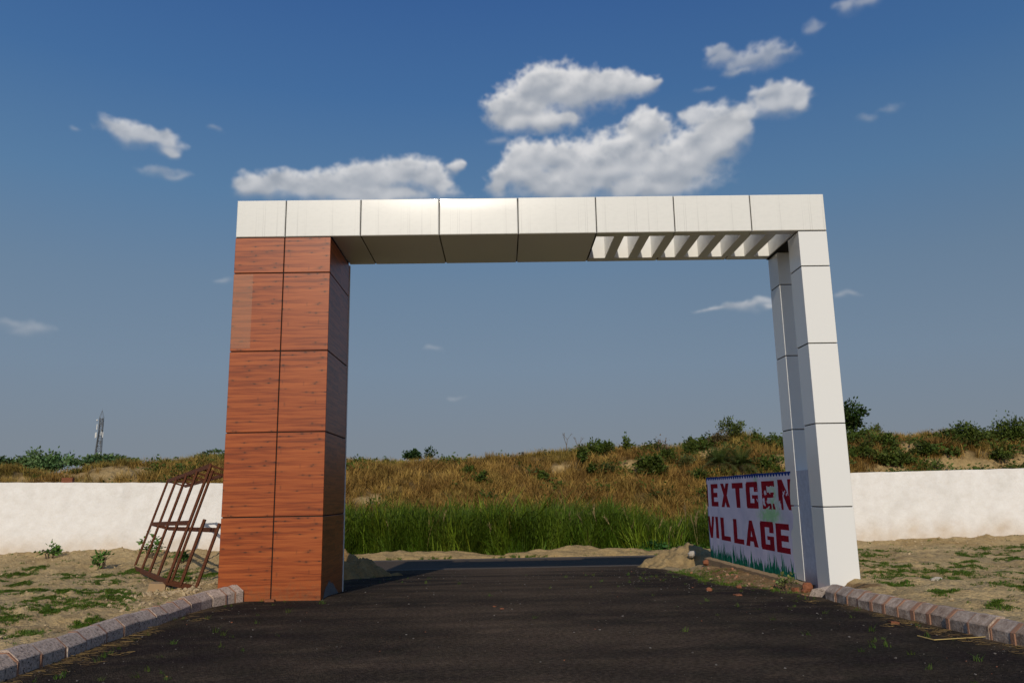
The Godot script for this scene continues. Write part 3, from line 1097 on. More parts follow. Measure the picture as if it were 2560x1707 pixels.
func build_white_walls():
	var wall_c = M.plaster.duplicate()
	wall_c.albedo_color = Color(0.85, 0.84, 0.82).linear_to_srgb()
	var top_l := func(s: float) -> float: return 1.925 - 0.0195 * s + noise_c.get_noise_1d(s * 1.6) * 0.016 + noise_b.get_noise_1d(s * 9.0) * 0.006
	var l := obj("boundary_wall", wall_mesh([Vector2(-13.0, -6.02), Vector2(-4.55, -6.02)], -0.3, top_l, 0.23), wall_c)
	tag(l, "whitewashed rough rendered boundary wall behind the leaning rusty rack", "wall")
	var top_r := func(s: float) -> float: return 1.755 + 0.0088 * s + noise_c.get_noise_1d(s * 1.2 + 70.0) * 0.01
	var r := obj("boundary_wall", wall_mesh([Vector2(5.25, -6.02), Vector2(14.5, -6.02)], -0.3, top_r, 0.23), wall_c)
	tag(r, "whitewashed rendered boundary wall running right from the white gateway leg", "wall")


func painted_face() -> ImageTexture:
	var w := 1024
	var h := 288
	var span := 6.9
	var y0 := -0.1
	var high := 1.9
	var img := Image.create_empty(w, h, false, Image.FORMAT_RGB8)
	for j in h:
		for i in w:
			var s := (i + 0.5) / w * span
			var y := y0 + (1.0 - (j + 0.5) / h) * high
			var k := noise_c.get_noise_2d(s * 1.4, y * 1.4) * 0.10 + noise_c.get_noise_2d(s * 6.0, y * 6.0) * 0.05
			var c := Color8(205, 198, 216)
			c = c.lerp(Color8(170, 172, 190), clampf(0.25 + k * 3.0, 0.0, 0.8))
			# a pale green daub below the second word part
			var q := exp(-pow((s - 2.45) / 0.42, 2.0) - pow((y - 0.99) / 0.12, 2.0)) + 0.45 * exp(-pow((s - 2.2) / 0.25, 2.0) - pow((y - 1.3) / 0.3, 2.0)) + 0.4 * exp(-pow((s - 3.0) / 0.12, 2.0) - pow((y - 1.62) / 0.1, 2.0))
			c = c.lerp(Color8(140, 190, 135), clampf(q * 1.1 + noise_c.get_noise_2d(s * 9.0, y * 9.0) * 0.7 * minf(q * 2.0, 1.0), 0.0, 0.85))
			img.set_pixel(i, j, c)
	# scalloped blue border
	for i in w:
		var s := (i + 0.5) / w * span
		var d := 0.052 * absf(sin(PI * s / 0.135)) + 0.004
		for j in h:
			var y := y0 + (1.0 - (j + 0.5) / h) * high
			if y > 1.715 - d + noise_b.get_noise_1d(s * 8.0) * 0.006:
				img.set_pixel(i, j, Color8(24, 52, 120))
	# painted grass along the foot
	var r := RandomNumberGenerator.new()
	r.seed = 21
	for k in 330:
		var s := r.randf_range(0.0, span)
		var tall := r.randf_range(0.08, 0.24) if r.randf() > 0.12 else r.randf_range(0.24, 0.42)
		var wide := r.randf_range(0.02, 0.055)
		var lean := r.randf_range(-0.07, 0.07)
		var c := Color8(16, 92, 72).lerp(Color8(38, 138, 108), r.randf())
		fill_poly(img, [Vector2(s - wide, -0.06), Vector2(s + wide, -0.06), Vector2(s + wide * 0.5 + lean * 0.3, tall * 0.55), Vector2(s + lean, tall), Vector2(s - wide * 0.5 + lean * 0.3, tall * 0.55)], c, span, y0, high, 0.0)
	# the stretch between the legs was never painted: bare grey render
	for i in int(1.22 / span * w):
		for j in h:
			var k := 0.5 + noise_c.get_noise_2d(i * 0.05, j * 0.05) * 0.5
			img.set_pixel(i, j, Color8(205, 200, 200).lerp(Color8(236, 231, 232), k).lerp(Color8(150, 120, 112), 0.6 * smoothstep(h * 0.8, h * 0.97, j)))
	# lettering: letter, far edge, near edge, foot, head
	var red := Color8(146, 20, 38)
	var text := [["N", 6.78, 6.09, 1.1, 1.585], ["E", 5.86, 5.36, 1.11, 1.585], ["X", 5.16, 4.6, 1.1, 1.585], ["T", 4.4, 3.74, 1.1, 1.585], ["G", 3.58, 2.93, 1.1, 1.59], ["E", 2.72, 2.11, 1.1, 1.59], ["N", 1.95, 1.3, 1.1, 1.6],
		["V", 6.24, 5.74, 0.43, 0.89], ["I", 5.66, 5.47, 0.44, 0.89], ["L", 5.31, 4.68, 0.42, 0.88], ["L", 4.49, 3.87, 0.41, 0.875], ["A", 3.76, 3.1, 0.4, 0.875], ["G", 2.95, 2.29, 0.39, 0.88], ["E", 2.19, 1.6, 0.385, 0.87]]
	var shapes := {
		"E": [[0, 0, 0.4, 0, 0.4, 1, 0, 1], [0, 0.8, 1, 0.8, 1, 1, 0, 1], [0, 0.4, 0.92, 0.4, 0.92, 0.6, 0, 0.6], [0, 0, 1, 0, 1, 0.2, 0, 0.2]],
		"X": [[0, 0, 0.36, 0, 1, 1, 0.64, 1], [0.64, 0, 1, 0, 0.36, 1, 0, 1]],
		"T": [[0, 0.78, 1, 0.78, 1, 1, 0, 1], [0.33, 0, 0.69, 0, 0.69, 1, 0.33, 1]],
		"G": [[0, 0.06, 0.36, 0.06, 0.36, 0.95, 0, 0.95], [0.05, 0.8, 1, 0.8, 0.98, 1, 0.05, 1], [0.68, 0.62, 1, 0.62, 1, 0.95, 0.68, 0.95], [0.05, 0, 0.98, 0, 1, 0.2, 0, 0.2], [0.68, 0.03, 1, 0.03, 1, 0.5, 0.68, 0.5], [0.5, 0.36, 1, 0.36, 1, 0.5, 0.5, 0.5]],
		"N": [[0, 0, 0.3, 0, 0.3, 1, 0, 1], [0.7, 0, 1, 0, 1, 1, 0.7, 1], [0.0, 1, 0.34, 1, 1, 0, 0.66, 0]],
		"V": [[0, 1, 0.36, 1, 0.66, 0, 0.36, 0], [0.68, 1, 1, 1, 0.66, 0, 0.38, 0]],
		"I": [[0, 0, 1, 0, 1, 1, 0, 1]],
		"L": [[0, 0, 0.36, 0, 0.36, 1, 0, 1], [0, 0, 1, 0, 1, 0.2, 0, 0.2]],
		"A": [[0, 0, 0.32, 0, 0.62, 1, 0.36, 1], [0.68, 0, 1, 0, 0.62, 1, 0.38, 1], [0.2, 0.2, 0.8, 0.2, 0.74, 0.38, 0.26, 0.38]],
	}
	for k in text.size():
		var e: Array = text[k]
		var worn := 0.0
		if k == 4:
			worn = 0.5
		elif k == 5:
			worn = 0.72
		elif k == 6:
			worn = 0.45
		for sh in shapes[e[0]]:
			var poly := []
			for q in range(0, sh.size(), 2):
				poly.append(Vector2(lerpf(e[1], e[2], sh[q]), lerpf(e[3], e[4], sh[q + 1])))
			fill_poly(img, poly, red, span, y0, high, worn)
	return ImageTexture.create_from_image(img)


func fill_poly(img: Image, poly: Array, c: Color, span: float, y0: float, high: float, worn: float):
	var pk := PackedVector2Array(poly)
	var lo: Vector2 = poly[0]
	var hi: Vector2 = poly[0]
	for p in poly:
		lo = lo.min(p)
		hi = hi.max(p)
	var w := img.get_width()
	var h := img.get_height()
	for i in range(maxi(0, int(lo.x / span * w)), mini(w, int(hi.x / span * w) + 2)):
		for j in range(maxi(0, int((1.0 - (hi.y - y0) / high) * h) - 1), mini(h, int((1.0 - (lo.y - y0) / high) * h) + 2)):
			var p := Vector2((i + 0.5) / w * span, y0 + (1.0 - (j + 0.5) / h) * high)
			if not Geometry2D.is_point_in_polygon(p, pk):
				continue
			if worn > 0.0 and p.x < 3.15:
				var k := noise_c.get_noise_2d(p.x * 5.0, p.y * 5.0 + 6.0) + (1.42 - p.y) * 0.5
				if k * worn > 0.16 and p.y < 1.5:
					continue
			if p.x < 1.22:
				continue
			img.set_pixel(i, j, c.lerp(c * 0.78, 0.5 + 0.5 * noise_b.get_noise_2d(p.x * 7.0, p.y * 7.0)))


func build_painted_wall():
	var t := thing("painted_wall", "roadside wall with big red block lettering and painted grass behind the right leg", "wall", Vector3(4.7, 0, -3.3))
	var m := mat(Color(1, 1, 1), 0.95, 0.2)
	m.albedo_texture = painted_face()
	var path := []
	for k in 12:
		path.append(Vector2(4.775 - 0.0327 * k * 0.5, -0.8 + 0.3 - k * 0.5))
	path.append(Vector2(4.587, -6.12))
	for k in range(1, 9):
		var a := PI * 0.5 * k / 8.0
		path.append(Vector2(4.587 + 0.45 * (1.0 - cos(a)), -6.12 - 0.45 * sin(a)))
	path.append(Vector2(5.3, -6.57))
	# the road side is on the left of the path as it runs away from the viewer
	path.reverse()
	var top := func(s: float) -> float: return 1.73 + noise_c.get_noise_1d(s * 1.4 + 20.0) * 0.008
	var total := 0.0
	for k in path.size() - 1:
		total += path[k].distance_to(path[k + 1])
	var mesh := wall_mesh(path, -0.1, top, 0.23, 1.9, -6.9, 0.7)
	# texture runs from the near end (0.5 m inside the gateway leg) to the far end
	m.uv1_scale = Vector3(1, 1, 1)
	m.uv1_offset = Vector3((total + 0.5) / 6.9, 0, 0)
	var face := obj("painted_face", mesh, m, t)
	face.position = -t.position
	# foundation ledge, chipped along its edge
	var b := Build.new()
	var prev := []
	for k in 64:
		var z := -0.75 - k * 0.087
		var x := 4.75 + (z + 0.8) * 0.0327
		var edge := x - 0.13 - noise_c.get_noise_2d(z * 2.2, 5.0) * 0.05
		var y := -0.012 + noise_c.get_noise_2d(z * 3.0, 15.0) * 0.012
		var row := [Vector3(x + 0.02, y + 0.012, z), Vector3(edge, y, z), Vector3(edge - 0.01, y - 0.3, z)]
		if k > 0:
			b.quad(prev[0], prev[1], row[1], row[0], Vector3.UP)
			b.quad(prev[1], prev[2], row[2], row[1], Vector3.LEFT)
		prev = row
	var ledge := obj("foundation_ledge", b.done(), M.stone_block, t)
	ledge.position = -t.position


# ------------------------------------------------------------------ kerbs
func kerb_stone(a: Vector3, b: Vector3, away: Vector3, rnd: RandomNumberGenerator) -> ArrayMesh:
	var m := Build.new()
	var g := rnd.randf_range(0.82, 1.1)
	var warm := rnd.randf_range(-0.035, 0.035)
	m.tint = Color(g * (1.0 + warm), g, g * (1.0 - warm))
	var dy0 := rnd.randf_range(-0.014, 0.012)
	var dy1 := dy0 + rnd.randf_range(-0.012, 0.012)
	var prof := [Vector2(0, -0.08), Vector2(0.0, 0.108), Vector2(0.006, 0.118), Vector2(0.094, 0.192), Vector2(0.104, 0.196), Vector2(0.165, 0.194), Vector2(0.175, 0.186), Vector2(0.175, -0.08)]
	var along := (b - a).normalized()
	var shift := rnd.randf_range(-0.012, 0.012)
	var shift1 := shift + rnd.randf_range(-0.012, 0.012)
	var p := []
	var q := []
	for k in prof:
		p.append(a + away * (k.x + shift) + Vector3.UP * (k.y + dy0))
		q.append(b + away * (k.x + shift1) + Vector3.UP * (k.y + dy1))
	for k in prof.size() - 1:
		var e: Vector3 = p[k + 1] - p[k]
		var nn := e.cross(along).normalized()
		if nn.dot(away * (prof[k].x + prof[k + 1].x - 0.19) + Vector3.UP * (prof[k].y + prof[k + 1].y - 0.1)) < 0.0:
			nn = -nn
		m.quad(p[k], p[k + 1], q[k + 1], q[k], nn)
	for k in range(1, prof.size() - 1):
		m.tri(p[0], p[k], p[k + 1], -along, -along, -along)
		m.tri(q[0], q[k], q[k + 1], along, along, along)
	return m.done()


func build_kerb(label: String, pts: Array, away: Vector3, m0: Material, joint: Vector2):
	var t := thing("stone_kerb", label, "kerb")
	for k in pts.size() - 1:
		var a := Vector3(pts[k][0], pts[k][2] if pts[k].size() > 2 else 0.0, pts[k][1])
		var b := Vector3(pts[k + 1][0], pts[k + 1][2] if pts[k + 1].size() > 2 else 0.0, pts[k + 1][1])
		var d := (b - a).normalized()
		obj("kerb_stone", kerb_stone(a + d * 0.009, b - d * 0.009, away, rng), m0, t)
		# mortar squeezed out of each joint
		if k > 0:
			var m := Build.new()
			var prof := [Vector2(-0.004, -0.08), Vector2(-0.003, 0.11), Vector2(0.094, 0.193), Vector2(0.17, 0.192), Vector2(0.172, -0.08)]
			var hw := rng.randf_range(joint.x, joint.y)
			for q in prof.size() - 1:
				var p0: Vector3 = a + away * prof[q].x + Vector3.UP * prof[q].y
				var p1: Vector3 = a + away * prof[q + 1].x + Vector3.UP * prof[q + 1].y
				var nn := (p1 - p0).cross(d).normalized()
				if nn.dot(away * (prof[q].x + prof[q + 1].x - 0.19) + Vector3.UP * 0.15) < 0.0:
					nn = -nn
				m.quad(p0 - d * hw, p1 - d * hw, p1 + d * hw, p0 + d * hw, nn)
				m.tri(p0 - d * hw, p1 - d * hw, p1 - d * hw - nn * 0.03, -d, -d, -d)
				m.tri(p0 + d * hw, p1 + d * hw, p1 + d * hw - nn * 0.03, d, d, d)
			obj("mortar_joint", m.done(), M.mortar, t)


func build_kerbs():
	rng.seed = 41
	build_kerb("pitted concrete kerb left of the drive, ending at the wood-look pillar", [[-3.69, 0.03, 0.056], [-3.76, 0.14, 0.037], [-3.84, 0.3, 0.025], [-3.95, 0.53, 0.007], [-4.0, 0.8], [-4.025, 1.08], [-4.035, 1.403], [-4.05, 1.756], [-4.06, 2.04], [-4.062, 2.464], [-4.068, 2.8], [-4.075, 3.172], [-4.078, 3.577], [-4.083, 3.926], [-4.088, 4.3], [-4.095, 4.637], [-4.105, 5.0], [-4.11, 5.36], [-4.115, 5.72], [-4.12, 6.08], [-4.125, 6.44], [-4.13, 6.8]], Vector3(-1, 0, 0), M.kerb, Vector2(0.006, 0.016))
	build_kerb("smoother concrete kerb with wide mortar joints right of the drive", [[4.27, 0.879], [4.278, 1.185], [4.29, 1.5], [4.325, 1.74], [4.35, 2.02], [4.39, 2.25], [4.43, 2.495], [4.47, 2.75], [4.51, 3.0], [4.54, 3.32], [4.57, 3.63], [4.6, 3.94], [4.64, 4.21], [4.66, 4.44], [4.69, 4.76], [4.72, 5.1], [4.75, 5.44], [4.78, 5.78], [4.81, 6.12], [4.84, 6.46]], Vector3(1, 0, 0), M.kerb_smooth, Vector2(0.009, 0.03))
	# the stone that has come loose from the right kerb
	var m := kerb_stone(Vector3(0, 0, -0.19), Vector3(0, 0, 0.19), Vector3(1, 0, 0), rng)
	var o := obj("loose_kerb_stone", m, M.kerb)
	o.position = Vector3(4.36, 0.0, 0.36)
	o.rotation = Vector3(0.04, -0.9, -0.5)
	tag(o, "loose kerb stone tipped over between the right kerb and the white leg", "kerb stone")


# ------------------------------------------------------------------ heaps of earth
func heap(called: String, label: String, at: Vector3, rx: float, rz: float, high: float, seed_: float, m: Material, ridge := 1.0, colour := Color(1, 1, 1)):
	var xs := steps([-1.25, [1.25, 0.05]])
	var hf := func(u: float, w: float) -> float:
		var e := Vector2(u, w)
		e *= 1.0 + 0.45 * noise_a.get_noise_2d(u * 1.3 + seed_, w * 1.3)
		var d := clampf(1.0 - e.length(), 0.0, 1.0)
		var y := high * pow(d, ridge) * (1.0 + 0.5 * noise_a.get_noise_2d(u * 2.0 + seed_, w * 2.0 + 7.0))
		y += high * (0.16 * noise_c.get_noise_2d(u * 4.0, w * 4.0 + seed_)) * smoothstep(0.0, 0.25, d)
		return y - (0.08 if d <= 0.0 else 0.0)
	var flat := sheet(xs, xs, hf, func(p: Vector3, _n: Vector3) -> Color: return colour.lerp(colour * 0.72, clampf(0.4 + noise_c.get_noise_2d(p.x * 4.0 + seed_, p.z * 4.0), 0.0, 1.0)))
	# stretch the unit sheet to its size, then keep true normals
	var st := SurfaceTool.new()
	var arr := flat.surface_get_arrays(0)
	var vv: PackedVector3Array = arr[Mesh.ARRAY_VERTEX]
	var nn: PackedVector3Array = arr[Mesh.ARRAY_NORMAL]
	for k in vv.size():
		vv[k] = Vector3(vv[k].x * rx, vv[k].y, vv[k].z * rz)
		nn[k] = Vector3(nn[k].x / rx, nn[k].y, nn[k].z / rz).normalized()
	arr[Mesh.ARRAY_VERTEX] = vv
	arr[Mesh.ARRAY_NORMAL] = nn
	var am := ArrayMesh.new()
	am.add_surface_from_arrays(Mesh.PRIMITIVE_TRIANGLES, arr)
	var o := obj(called, am, m)
	o.position = at
	tag(o, label, "mound")


func build_mounds():
	heap("soil_heap", "steep dark soil heap in the pillar's shadow behind it", Vector3(-4.0, -0.42, -7.2), 1.32, 1.8, 0.78, 3.0, M.sand, 0.8, Color(0.72, 0.6, 0.47))
	heap("sand_heap", "pale sand heap at the far end of the painted wall", Vector3(4.9, -0.6, -9.6), 1.25, 1.5, 0.62, 9.0, M.sand, 0.6, Color(0.82, 0.78, 0.72))
	heap("sand_berm", "low sand berm beyond the road, left of the drive mouth", Vector3(-2.9, -0.66, -16.0), 3.1, 0.85, 0.25, 14.0, M.sand, 0.55, Color(0.82, 0.78, 0.72))
	heap("sand_berm", "low sand berm beyond the road, straight behind the drive mouth", Vector3(2.55, -0.66, -16.1), 2.6, 0.9, 0.29, 22.0, M.sand, 0.55, Color(0.82, 0.78, 0.72))
	heap("sand_berm", "small sand berm beyond the road, behind the pale sand heap", Vector3(6.3, -0.66, -16.0), 1.7, 0.8, 0.2, 31.0, M.sand, 0.55, Color(0.82, 0.78, 0.72))


# ------------------------------------------------------------------ far tower
func build_tower():
	var t := thing("lattice_tower", "grey lattice phone mast with antennas far beyond the left embankment", "mast", Vector3(-182.3, 0.0, -350.0))
	var corner := func(k: int, y: float) -> Vector3:
		var hw := lerpf(2.25, 0.82, clampf(y / 33.0, 0.0, 1.0))
		var a := PI * 0.5 * k + 0.62
		return Vector3(cos(a) * hw * 1.25 - (0.0 if y > 33.0 else (33.0 - y) * 0.028), y, sin(a) * hw * 1.25)
	for k in 4:
		var b := Build.new()
		b.tube(corner.call(k, -1.0), corner.call(k, 33.0), 0.14, 0.11, 6)
		b.tube(corner.call(k, 33.0), corner.call(k, 39.5), 0.11, 0.09, 6)
		obj("leg", b.done(), M.steel, t)
	var br := Build.new()
	var y := 0.0
	while y < 39.0:
		var dy := 2.2 if y < 33.0 else 1.3
		for k in 4:
			br.tube(corner.call(k, y), corner.call((k + 1) % 4, y + dy), 0.055, 0.055, 4)
			br.tube(corner.call((k + 1) % 4, y), corner.call(k, y + dy), 0.055, 0.055, 4)
			br.tube(corner.call(k, y), corner.call((k + 1) % 4, y), 0.06, 0.06, 4)
		y += dy
	tag(obj("bracing", br.done(), M.steel, t), "", "", "", "stuff")
	var lad := Build.new()
	lad.tube(Vector3(-1.9, 0, 0.3), Vector3(-0.8, 34, 0.3), 0.16, 0.16, 5)
	lad.tube(Vector3(-1.5, 0, 0.5), Vector3(-0.6, 36, 0.4), 0.12, 0.12, 5)
	obj("cable_run", lad.done(), M.steel, t)
	var tip := Build.new()
	for k in 4:
		tip.tube(corner.call(k, 39.5), Vector3(0, 42.6, 0), 0.07, 0.05, 4)
	tip.tube(Vector3(0, 42.6, 0), Vector3(0, 43.6, 0), 0.04, 0.03, 4)
	obj("tip", tip.done(), M.steel, t)
	for p in [[-1.55, 35.0, 0.5, 0.34, 2.6], [-1.95, 31.2, 0.5, 0.38, 2.4], [-1.35, 31.4, 0.9, 0.3, 2.4], [1.35, 31.4, 0.4, 0.34, 2.4], [0.8, 32.0, 0.9, 0.3, 1.8]]:
		var a := Build.new()
		a.rbox(Vector3(p[0] - p[3] * 0.5, p[1] - p[4] * 0.5, p[2] - 0.12), Vector3(p[0] + p[3] * 0.5, p[1] + p[4] * 0.5, p[2] + 0.12), 0.04)
		obj("antenna_panel", a.done(), M.antenna, t)
	for p in [[-1.55, 38.0, 0.42], [0.75, 23.0, 0.34]]:
		var a := Build.new()
		var prev_r := 0.0
		for k in 5:
			var r0: float = p[2] * k / 5.0
			var r1: float = p[2] * (k + 1) / 5.0
			for q in 14:
				var u := Vector3(cos(TAU * q / 14), sin(TAU * q / 14), 0)
				var w := Vector3(cos(TAU * (q + 1) / 14), sin(TAU * (q + 1) / 14), 0)
				var o0 := Vector3(p[0], p[1], 0.9 + 0.4 * (1.0 - pow(r0 / p[2], 2.0)))
				var o1 := Vector3(p[0], p[1], 0.9 + 0.4 * (1.0 - pow(r1 / p[2], 2.0)))
				a.flat(o0 + u * r0, o1 + u * r1, o1 + w * r1, Vector3(0, 0, 1))
				if k > 0:
					a.flat(o0 + u * r0, o1 + w * r1, o0 + w * r0, Vector3(0, 0, 1))
			prev_r = r1
		obj("dish", a.done(), M.antenna, t)
	for p in [[0.9, 37.5], [0.95, 35.4], [0.85, 33.4], [0.4, 38.4], [0.5, 27.6], [0.55, 28.4], [-0.4, 37.6], [0.3, 36.4]]:
		var radios := Build.new()
		radios.rbox(Vector3(p[0] - 0.22, p[1] - 0.35, 0.4), Vector3(p[0] + 0.22, p[1] + 0.35, 0.8), 0.04)
		obj("radio_box", radios.done(), M.steel, t)


# ------------------------------------------------------------------ plants
# a crown of small leaves gathered in clumps through an uneven volume
func crown_mesh(rnd: RandomNumberGenerator, r: Vector3, clumps: int, leaves: int, size: float, base: Color, spread := 0.34, long := 1.9, upright := 0.0) -> ArrayMesh:
	var b := Build.new()
	for k in clumps:
		var d := Vector3(rnd.randfn(), rnd.randfn() * 0.9, rnd.randfn()).normalized() * pow(rnd.randf(), 0.42)
		if d.y < -0.35:
			d.y *= 0.4
		var c := Vector3(d.x * r.x, r.y + d.y * r.y, d.z * r.z)
		var cr := spread * rnd.randf_range(0.6, 1.25)
		var tone := rnd.randf_range(0.65, 1.4)
		var yellow := rnd.randf_range(-0.12, 0.2)
		for q in leaves:
			var o := Vector3(rnd.randfn() * cr * r.x * 0.55, rnd.randfn() * cr * r.y * (0.5 + upright), rnd.randfn() * cr * r.z * 0.55)
			var p := c + o
			var dir := (o + d * 0.3 + Vector3(rnd.randfn(), rnd.randfn() * 0.6 + 0.1 + upright * 1.5, rnd.randfn()) * 0.45).normalized()
			var side := dir.cross(Vector3(rnd.randfn(), rnd.randfn(), rnd.randfn())).normalized()
			var s := size * rnd.randf_range(0.6, 1.3)
			var kk := tone * rnd.randf_range(0.7, 1.3)
			b.tint = Color(base.r * kk * (1.0 + yellow), base.g * kk, base.b * kk)
			var nn := side.cross(dir).normalized()
			if nn.dot(d + Vector3(0, 0.5, 0.2)) < 0.0:
				nn = -nn
			b.quad(p, p + dir * s * long * 0.5 + side * s * 0.5, p + dir * s * long, p + dir * s * long * 0.5 - side * s * 0.5, nn)
	return b.done()


func stems_mesh(rnd: RandomNumberGenerator, r: Vector3, count: int, thick: float) -> ArrayMesh:
	var b := Build.new()
	for k in count:
		var d := Vector3(rnd.randfn() * 0.5 * r.x, r.y * rnd.randf_range(0.9, 1.6), rnd.randfn() * 0.5 * r.z)
		var mid := d * 0.5 + Vector3(rnd.randfn(), 0, rnd.randfn()) * 0.06
		b.tube(Vector3(rnd.randfn() * 0.03, -0.15, rnd.randfn() * 0.03), mid, thick, thick * 0.7, 5)
		b.tube(mid, d, thick * 0.7, thick * 0.3, 5)
		for q in 2:
			var e := d + Vector3(rnd.randfn() * r.x, absf(rnd.randfn()) * r.y, rnd.randfn() * r.z) * 0.35
			b.tube(mid.lerp(d, 0.4 + 0.3 * q), e, thick * 0.4, thick * 0.15, 4)
	return b.done()


func shrub(called: String, label: String, category: String, at: Vector3, r: Vector3, clumps: int, leaves: int, size: float, base: Color, seed_: int, lift := 0.0, spread := 0.34, upright := 0.0, group := ""):
	var rnd := RandomNumberGenerator.new()
	rnd.seed = seed_
	if called == "bush" and at.y > 2.0:
		r *= 0.84
	var t := thing(called, label, category, at, group)
	var cr := obj("crown", crown_mesh(rnd, r, clumps, leaves, size, base, spread, 1.9, upright), M.leaf, t)
	cr.position.y = lift
	var st := obj("trunk" if lift > 0.25 else "stem", stems_mesh(rnd, Vector3(r.x, r.y * 0.8 + lift * 0.6, r.z), 2 if lift > 0.25 else 5, 0.035 if lift > 0.25 else 0.014), M.bark, t)
	st.position.y = 0.0


func on_bank(x: float, z: float, sink := 0.05) -> Vector3:
	var zz := z + (0.3 if z > -33.0 else 0.0)
	return Vector3(x, bank_y(x, z) - sink * 0.5, zz)


func build_hill_plants():
	var deep := Color(0.055, 0.078, 0.013)
	var mid := Color(0.068, 0.105, 0.016)
	var pale := Color(0.085, 0.14, 0.04)
	var olive := Color(0.10, 0.105, 0.035)
	# bushes on the face of the bank
	shrub("bush", "large dark green bush low on the bank, left of the date palms", "bush", on_bank(7.75, -29.7, 0.25), Vector3(0.85, 0.72, 0.6), 34, 60, 0.085, deep, 101)
	shrub("bush", "dark leafy cluster along the bank crest, right of the bare sapling", "bush", on_bank(5.6, -32.5, 0.2), Vector3(1.0, 0.42, 0.5), 26, 46, 0.08, deep.lerp(mid, 0.4), 102, 0.0, 0.34, 0.4)
	shrub("bush", "dark strip of creeper hanging below the crest cluster", "bush", on_bank(4.35, -31.2, 0.4), Vector3(0.32, 0.62, 0.4), 16, 40, 0.075, deep.lerp(mid, 0.25), 103)
	shrub("bush", "small dark bush under the hanging creeper", "bush", on_bank(4.7, -30.2, 0.2), Vector3(0.36, 0.34, 0.4), 12, 40, 0.075, deep, 104)
	shrub("bush", "grey-green bush beside the small dark bush, mid slope", "bush", on_bank(5.6, -30.4, 0.2), Vector3(0.45, 0.42, 0.4), 14, 36, 0.07, olive.lerp(deep, 0.4), 105)
	shrub("bush", "green creeper spilling down the middle of the dry slope", "bush", on_bank(-1.6, -31.4, 0.9), Vector3(0.6, 0.5, 0.5), 24, 46, 0.085, deep.lerp(mid, 0.3), 106)
	shrub("bush", "lower end of the creeper near the reed tops", "bush", on_bank(-0.95, -30.2, 0.35), Vector3(0.55, 0.35, 0.5), 14, 40, 0.08, deep.lerp(mid, 0.5), 107)
	shrub("bush", "lone small green bush on bare slope left of the hanging creeper", "bush", on_bank(2.06, -30.1, 0.15), Vector3(0.38, 0.36, 0.35), 12, 44, 0.08, mid.lerp(deep, 0.5), 108)
	shrub("bush", "upright green shrub on the crest right of the dark cluster", "bush", on_bank(7.0, -32.6, 0.25), Vector3(0.32, 0.55, 0.35), 14, 40, 0.07, mid.lerp(deep, 0.4), 109, 0.0, 0.34, 0.5)
	shrub("bush", "brownish twiggy shrub breaking the skyline of the bank", "bush", on_bank(8.9, -32.2, 0.2), Vector3(0.48, 0.6, 0.4), 18, 34, 0.05, Color(0.12, 0.085, 0.05), 110, 0.0, 0.4, 0.5)
	shrub("bush", "dark narrow bush just below the brownish twiggy shrub", "bush", on_bank(8.95, -31.3, 0.3), Vector3(0.36, 0.5, 0.4), 15, 44, 0.075, deep, 111)
	shrub("bush", "dark bush on the crest just left of the tall open shrub", "bush", on_bank(10.35, -32.0, 0.35), Vector3(0.5, 0.6, 0.4), 20, 44, 0.08, deep.lerp(mid, 0.2), 112, 0.0, 0.34, 0.3)
	shrub("bush", "loose olive bush midway between the large dark bush and palms", "bush", on_bank(9.7, -30.6, 0.25), Vector3(0.6, 0.5, 0.45), 18, 36, 0.07, olive.lerp(deep, 0.35), 113)
	shrub("bush", "small green bush low on the slope left of the palms", "bush", on_bank(10.2, -29.2, 0.2), Vector3(0.4, 0.3, 0.4), 12, 36, 0.075, deep.lerp(mid, 0.4), 114)
	shrub("bush", "tall open shrub on the highest point of the bank", "bush", on_bank(13.2, -33.2, 0.2), Vector3(0.85, 0.72, 0.6), 26, 44, 0.075, olive.lerp(mid, 0.6), 115, 0.15, 0.36, 0.3)
	shrub("bush", "brownish dry shrub left of the tall open shrub", "bush", on_bank(12.1, -32.9, 0.2), Vector3(0.6, 0.5, 0.4), 20, 34, 0.06, Color(0.12, 0.10, 0.045), 116, 0.0, 0.4, 0.3)
	shrub("bush", "green bush on the slope touching the rear white leg", "bush", on_bank(13.9, -29.6, 0.25), Vector3(0.6, 0.48, 0.5), 18, 44, 0.08, deep.lerp(mid, 0.5), 117)
	shrub("sapling", "small upright green shoot on the crest nearest the rear leg", "sapling", on_bank(15.5, -33.0, 0.1), Vector3(0.22, 0.3, 0.2), 10, 30, 0.06, mid, 118, 0.0, 0.4, 0.6)
	shrub("sapling", "small upright green shoot right of the tall open shrub", "sapling", on_bank(14.5, -33.0, 0.1), Vector3(0.25, 0.28, 0.2), 10, 30, 0.06, mid, 119, 0.0, 0.4, 0.6)
	# right of the gateway
	shrub("bush", "dark bush on the bank right of the white front leg", "bush", on_bank(19.3, -30.6, 0.4), Vector3(1.0, 0.6, 0.6), 30, 50, 0.085, deep, 120)
	shrub("bush", "dark bush near the crest above the white wall's left part", "bush", on_bank(21.0, -31.6, 0.5), Vector3(0.85, 0.5, 0.6), 24, 46, 0.085, deep.lerp(mid, 0.25), 121)
	shrub("bush", "low dark bush mid bank above the white wall's left part", "bush", on_bank(20.6, -30.0, 0.4), Vector3(1.2, 0.45, 0.6), 26, 46, 0.085, deep.lerp(mid, 0.15), 122)
	shrub("bush", "dark bush beside the bare scar on the right bank", "bush", on_bank(22.6, -30.8, 0.4), Vector3(0.9, 0.55, 0.6), 26, 46, 0.085, deep, 123)
	shrub("bush", "big dark bush at the crest above the middle of the right wall", "bush", on_bank(25.4, -31.6, 0.5), Vector3(1.35, 0.85, 0.8), 44, 56, 0.085, deep, 124)
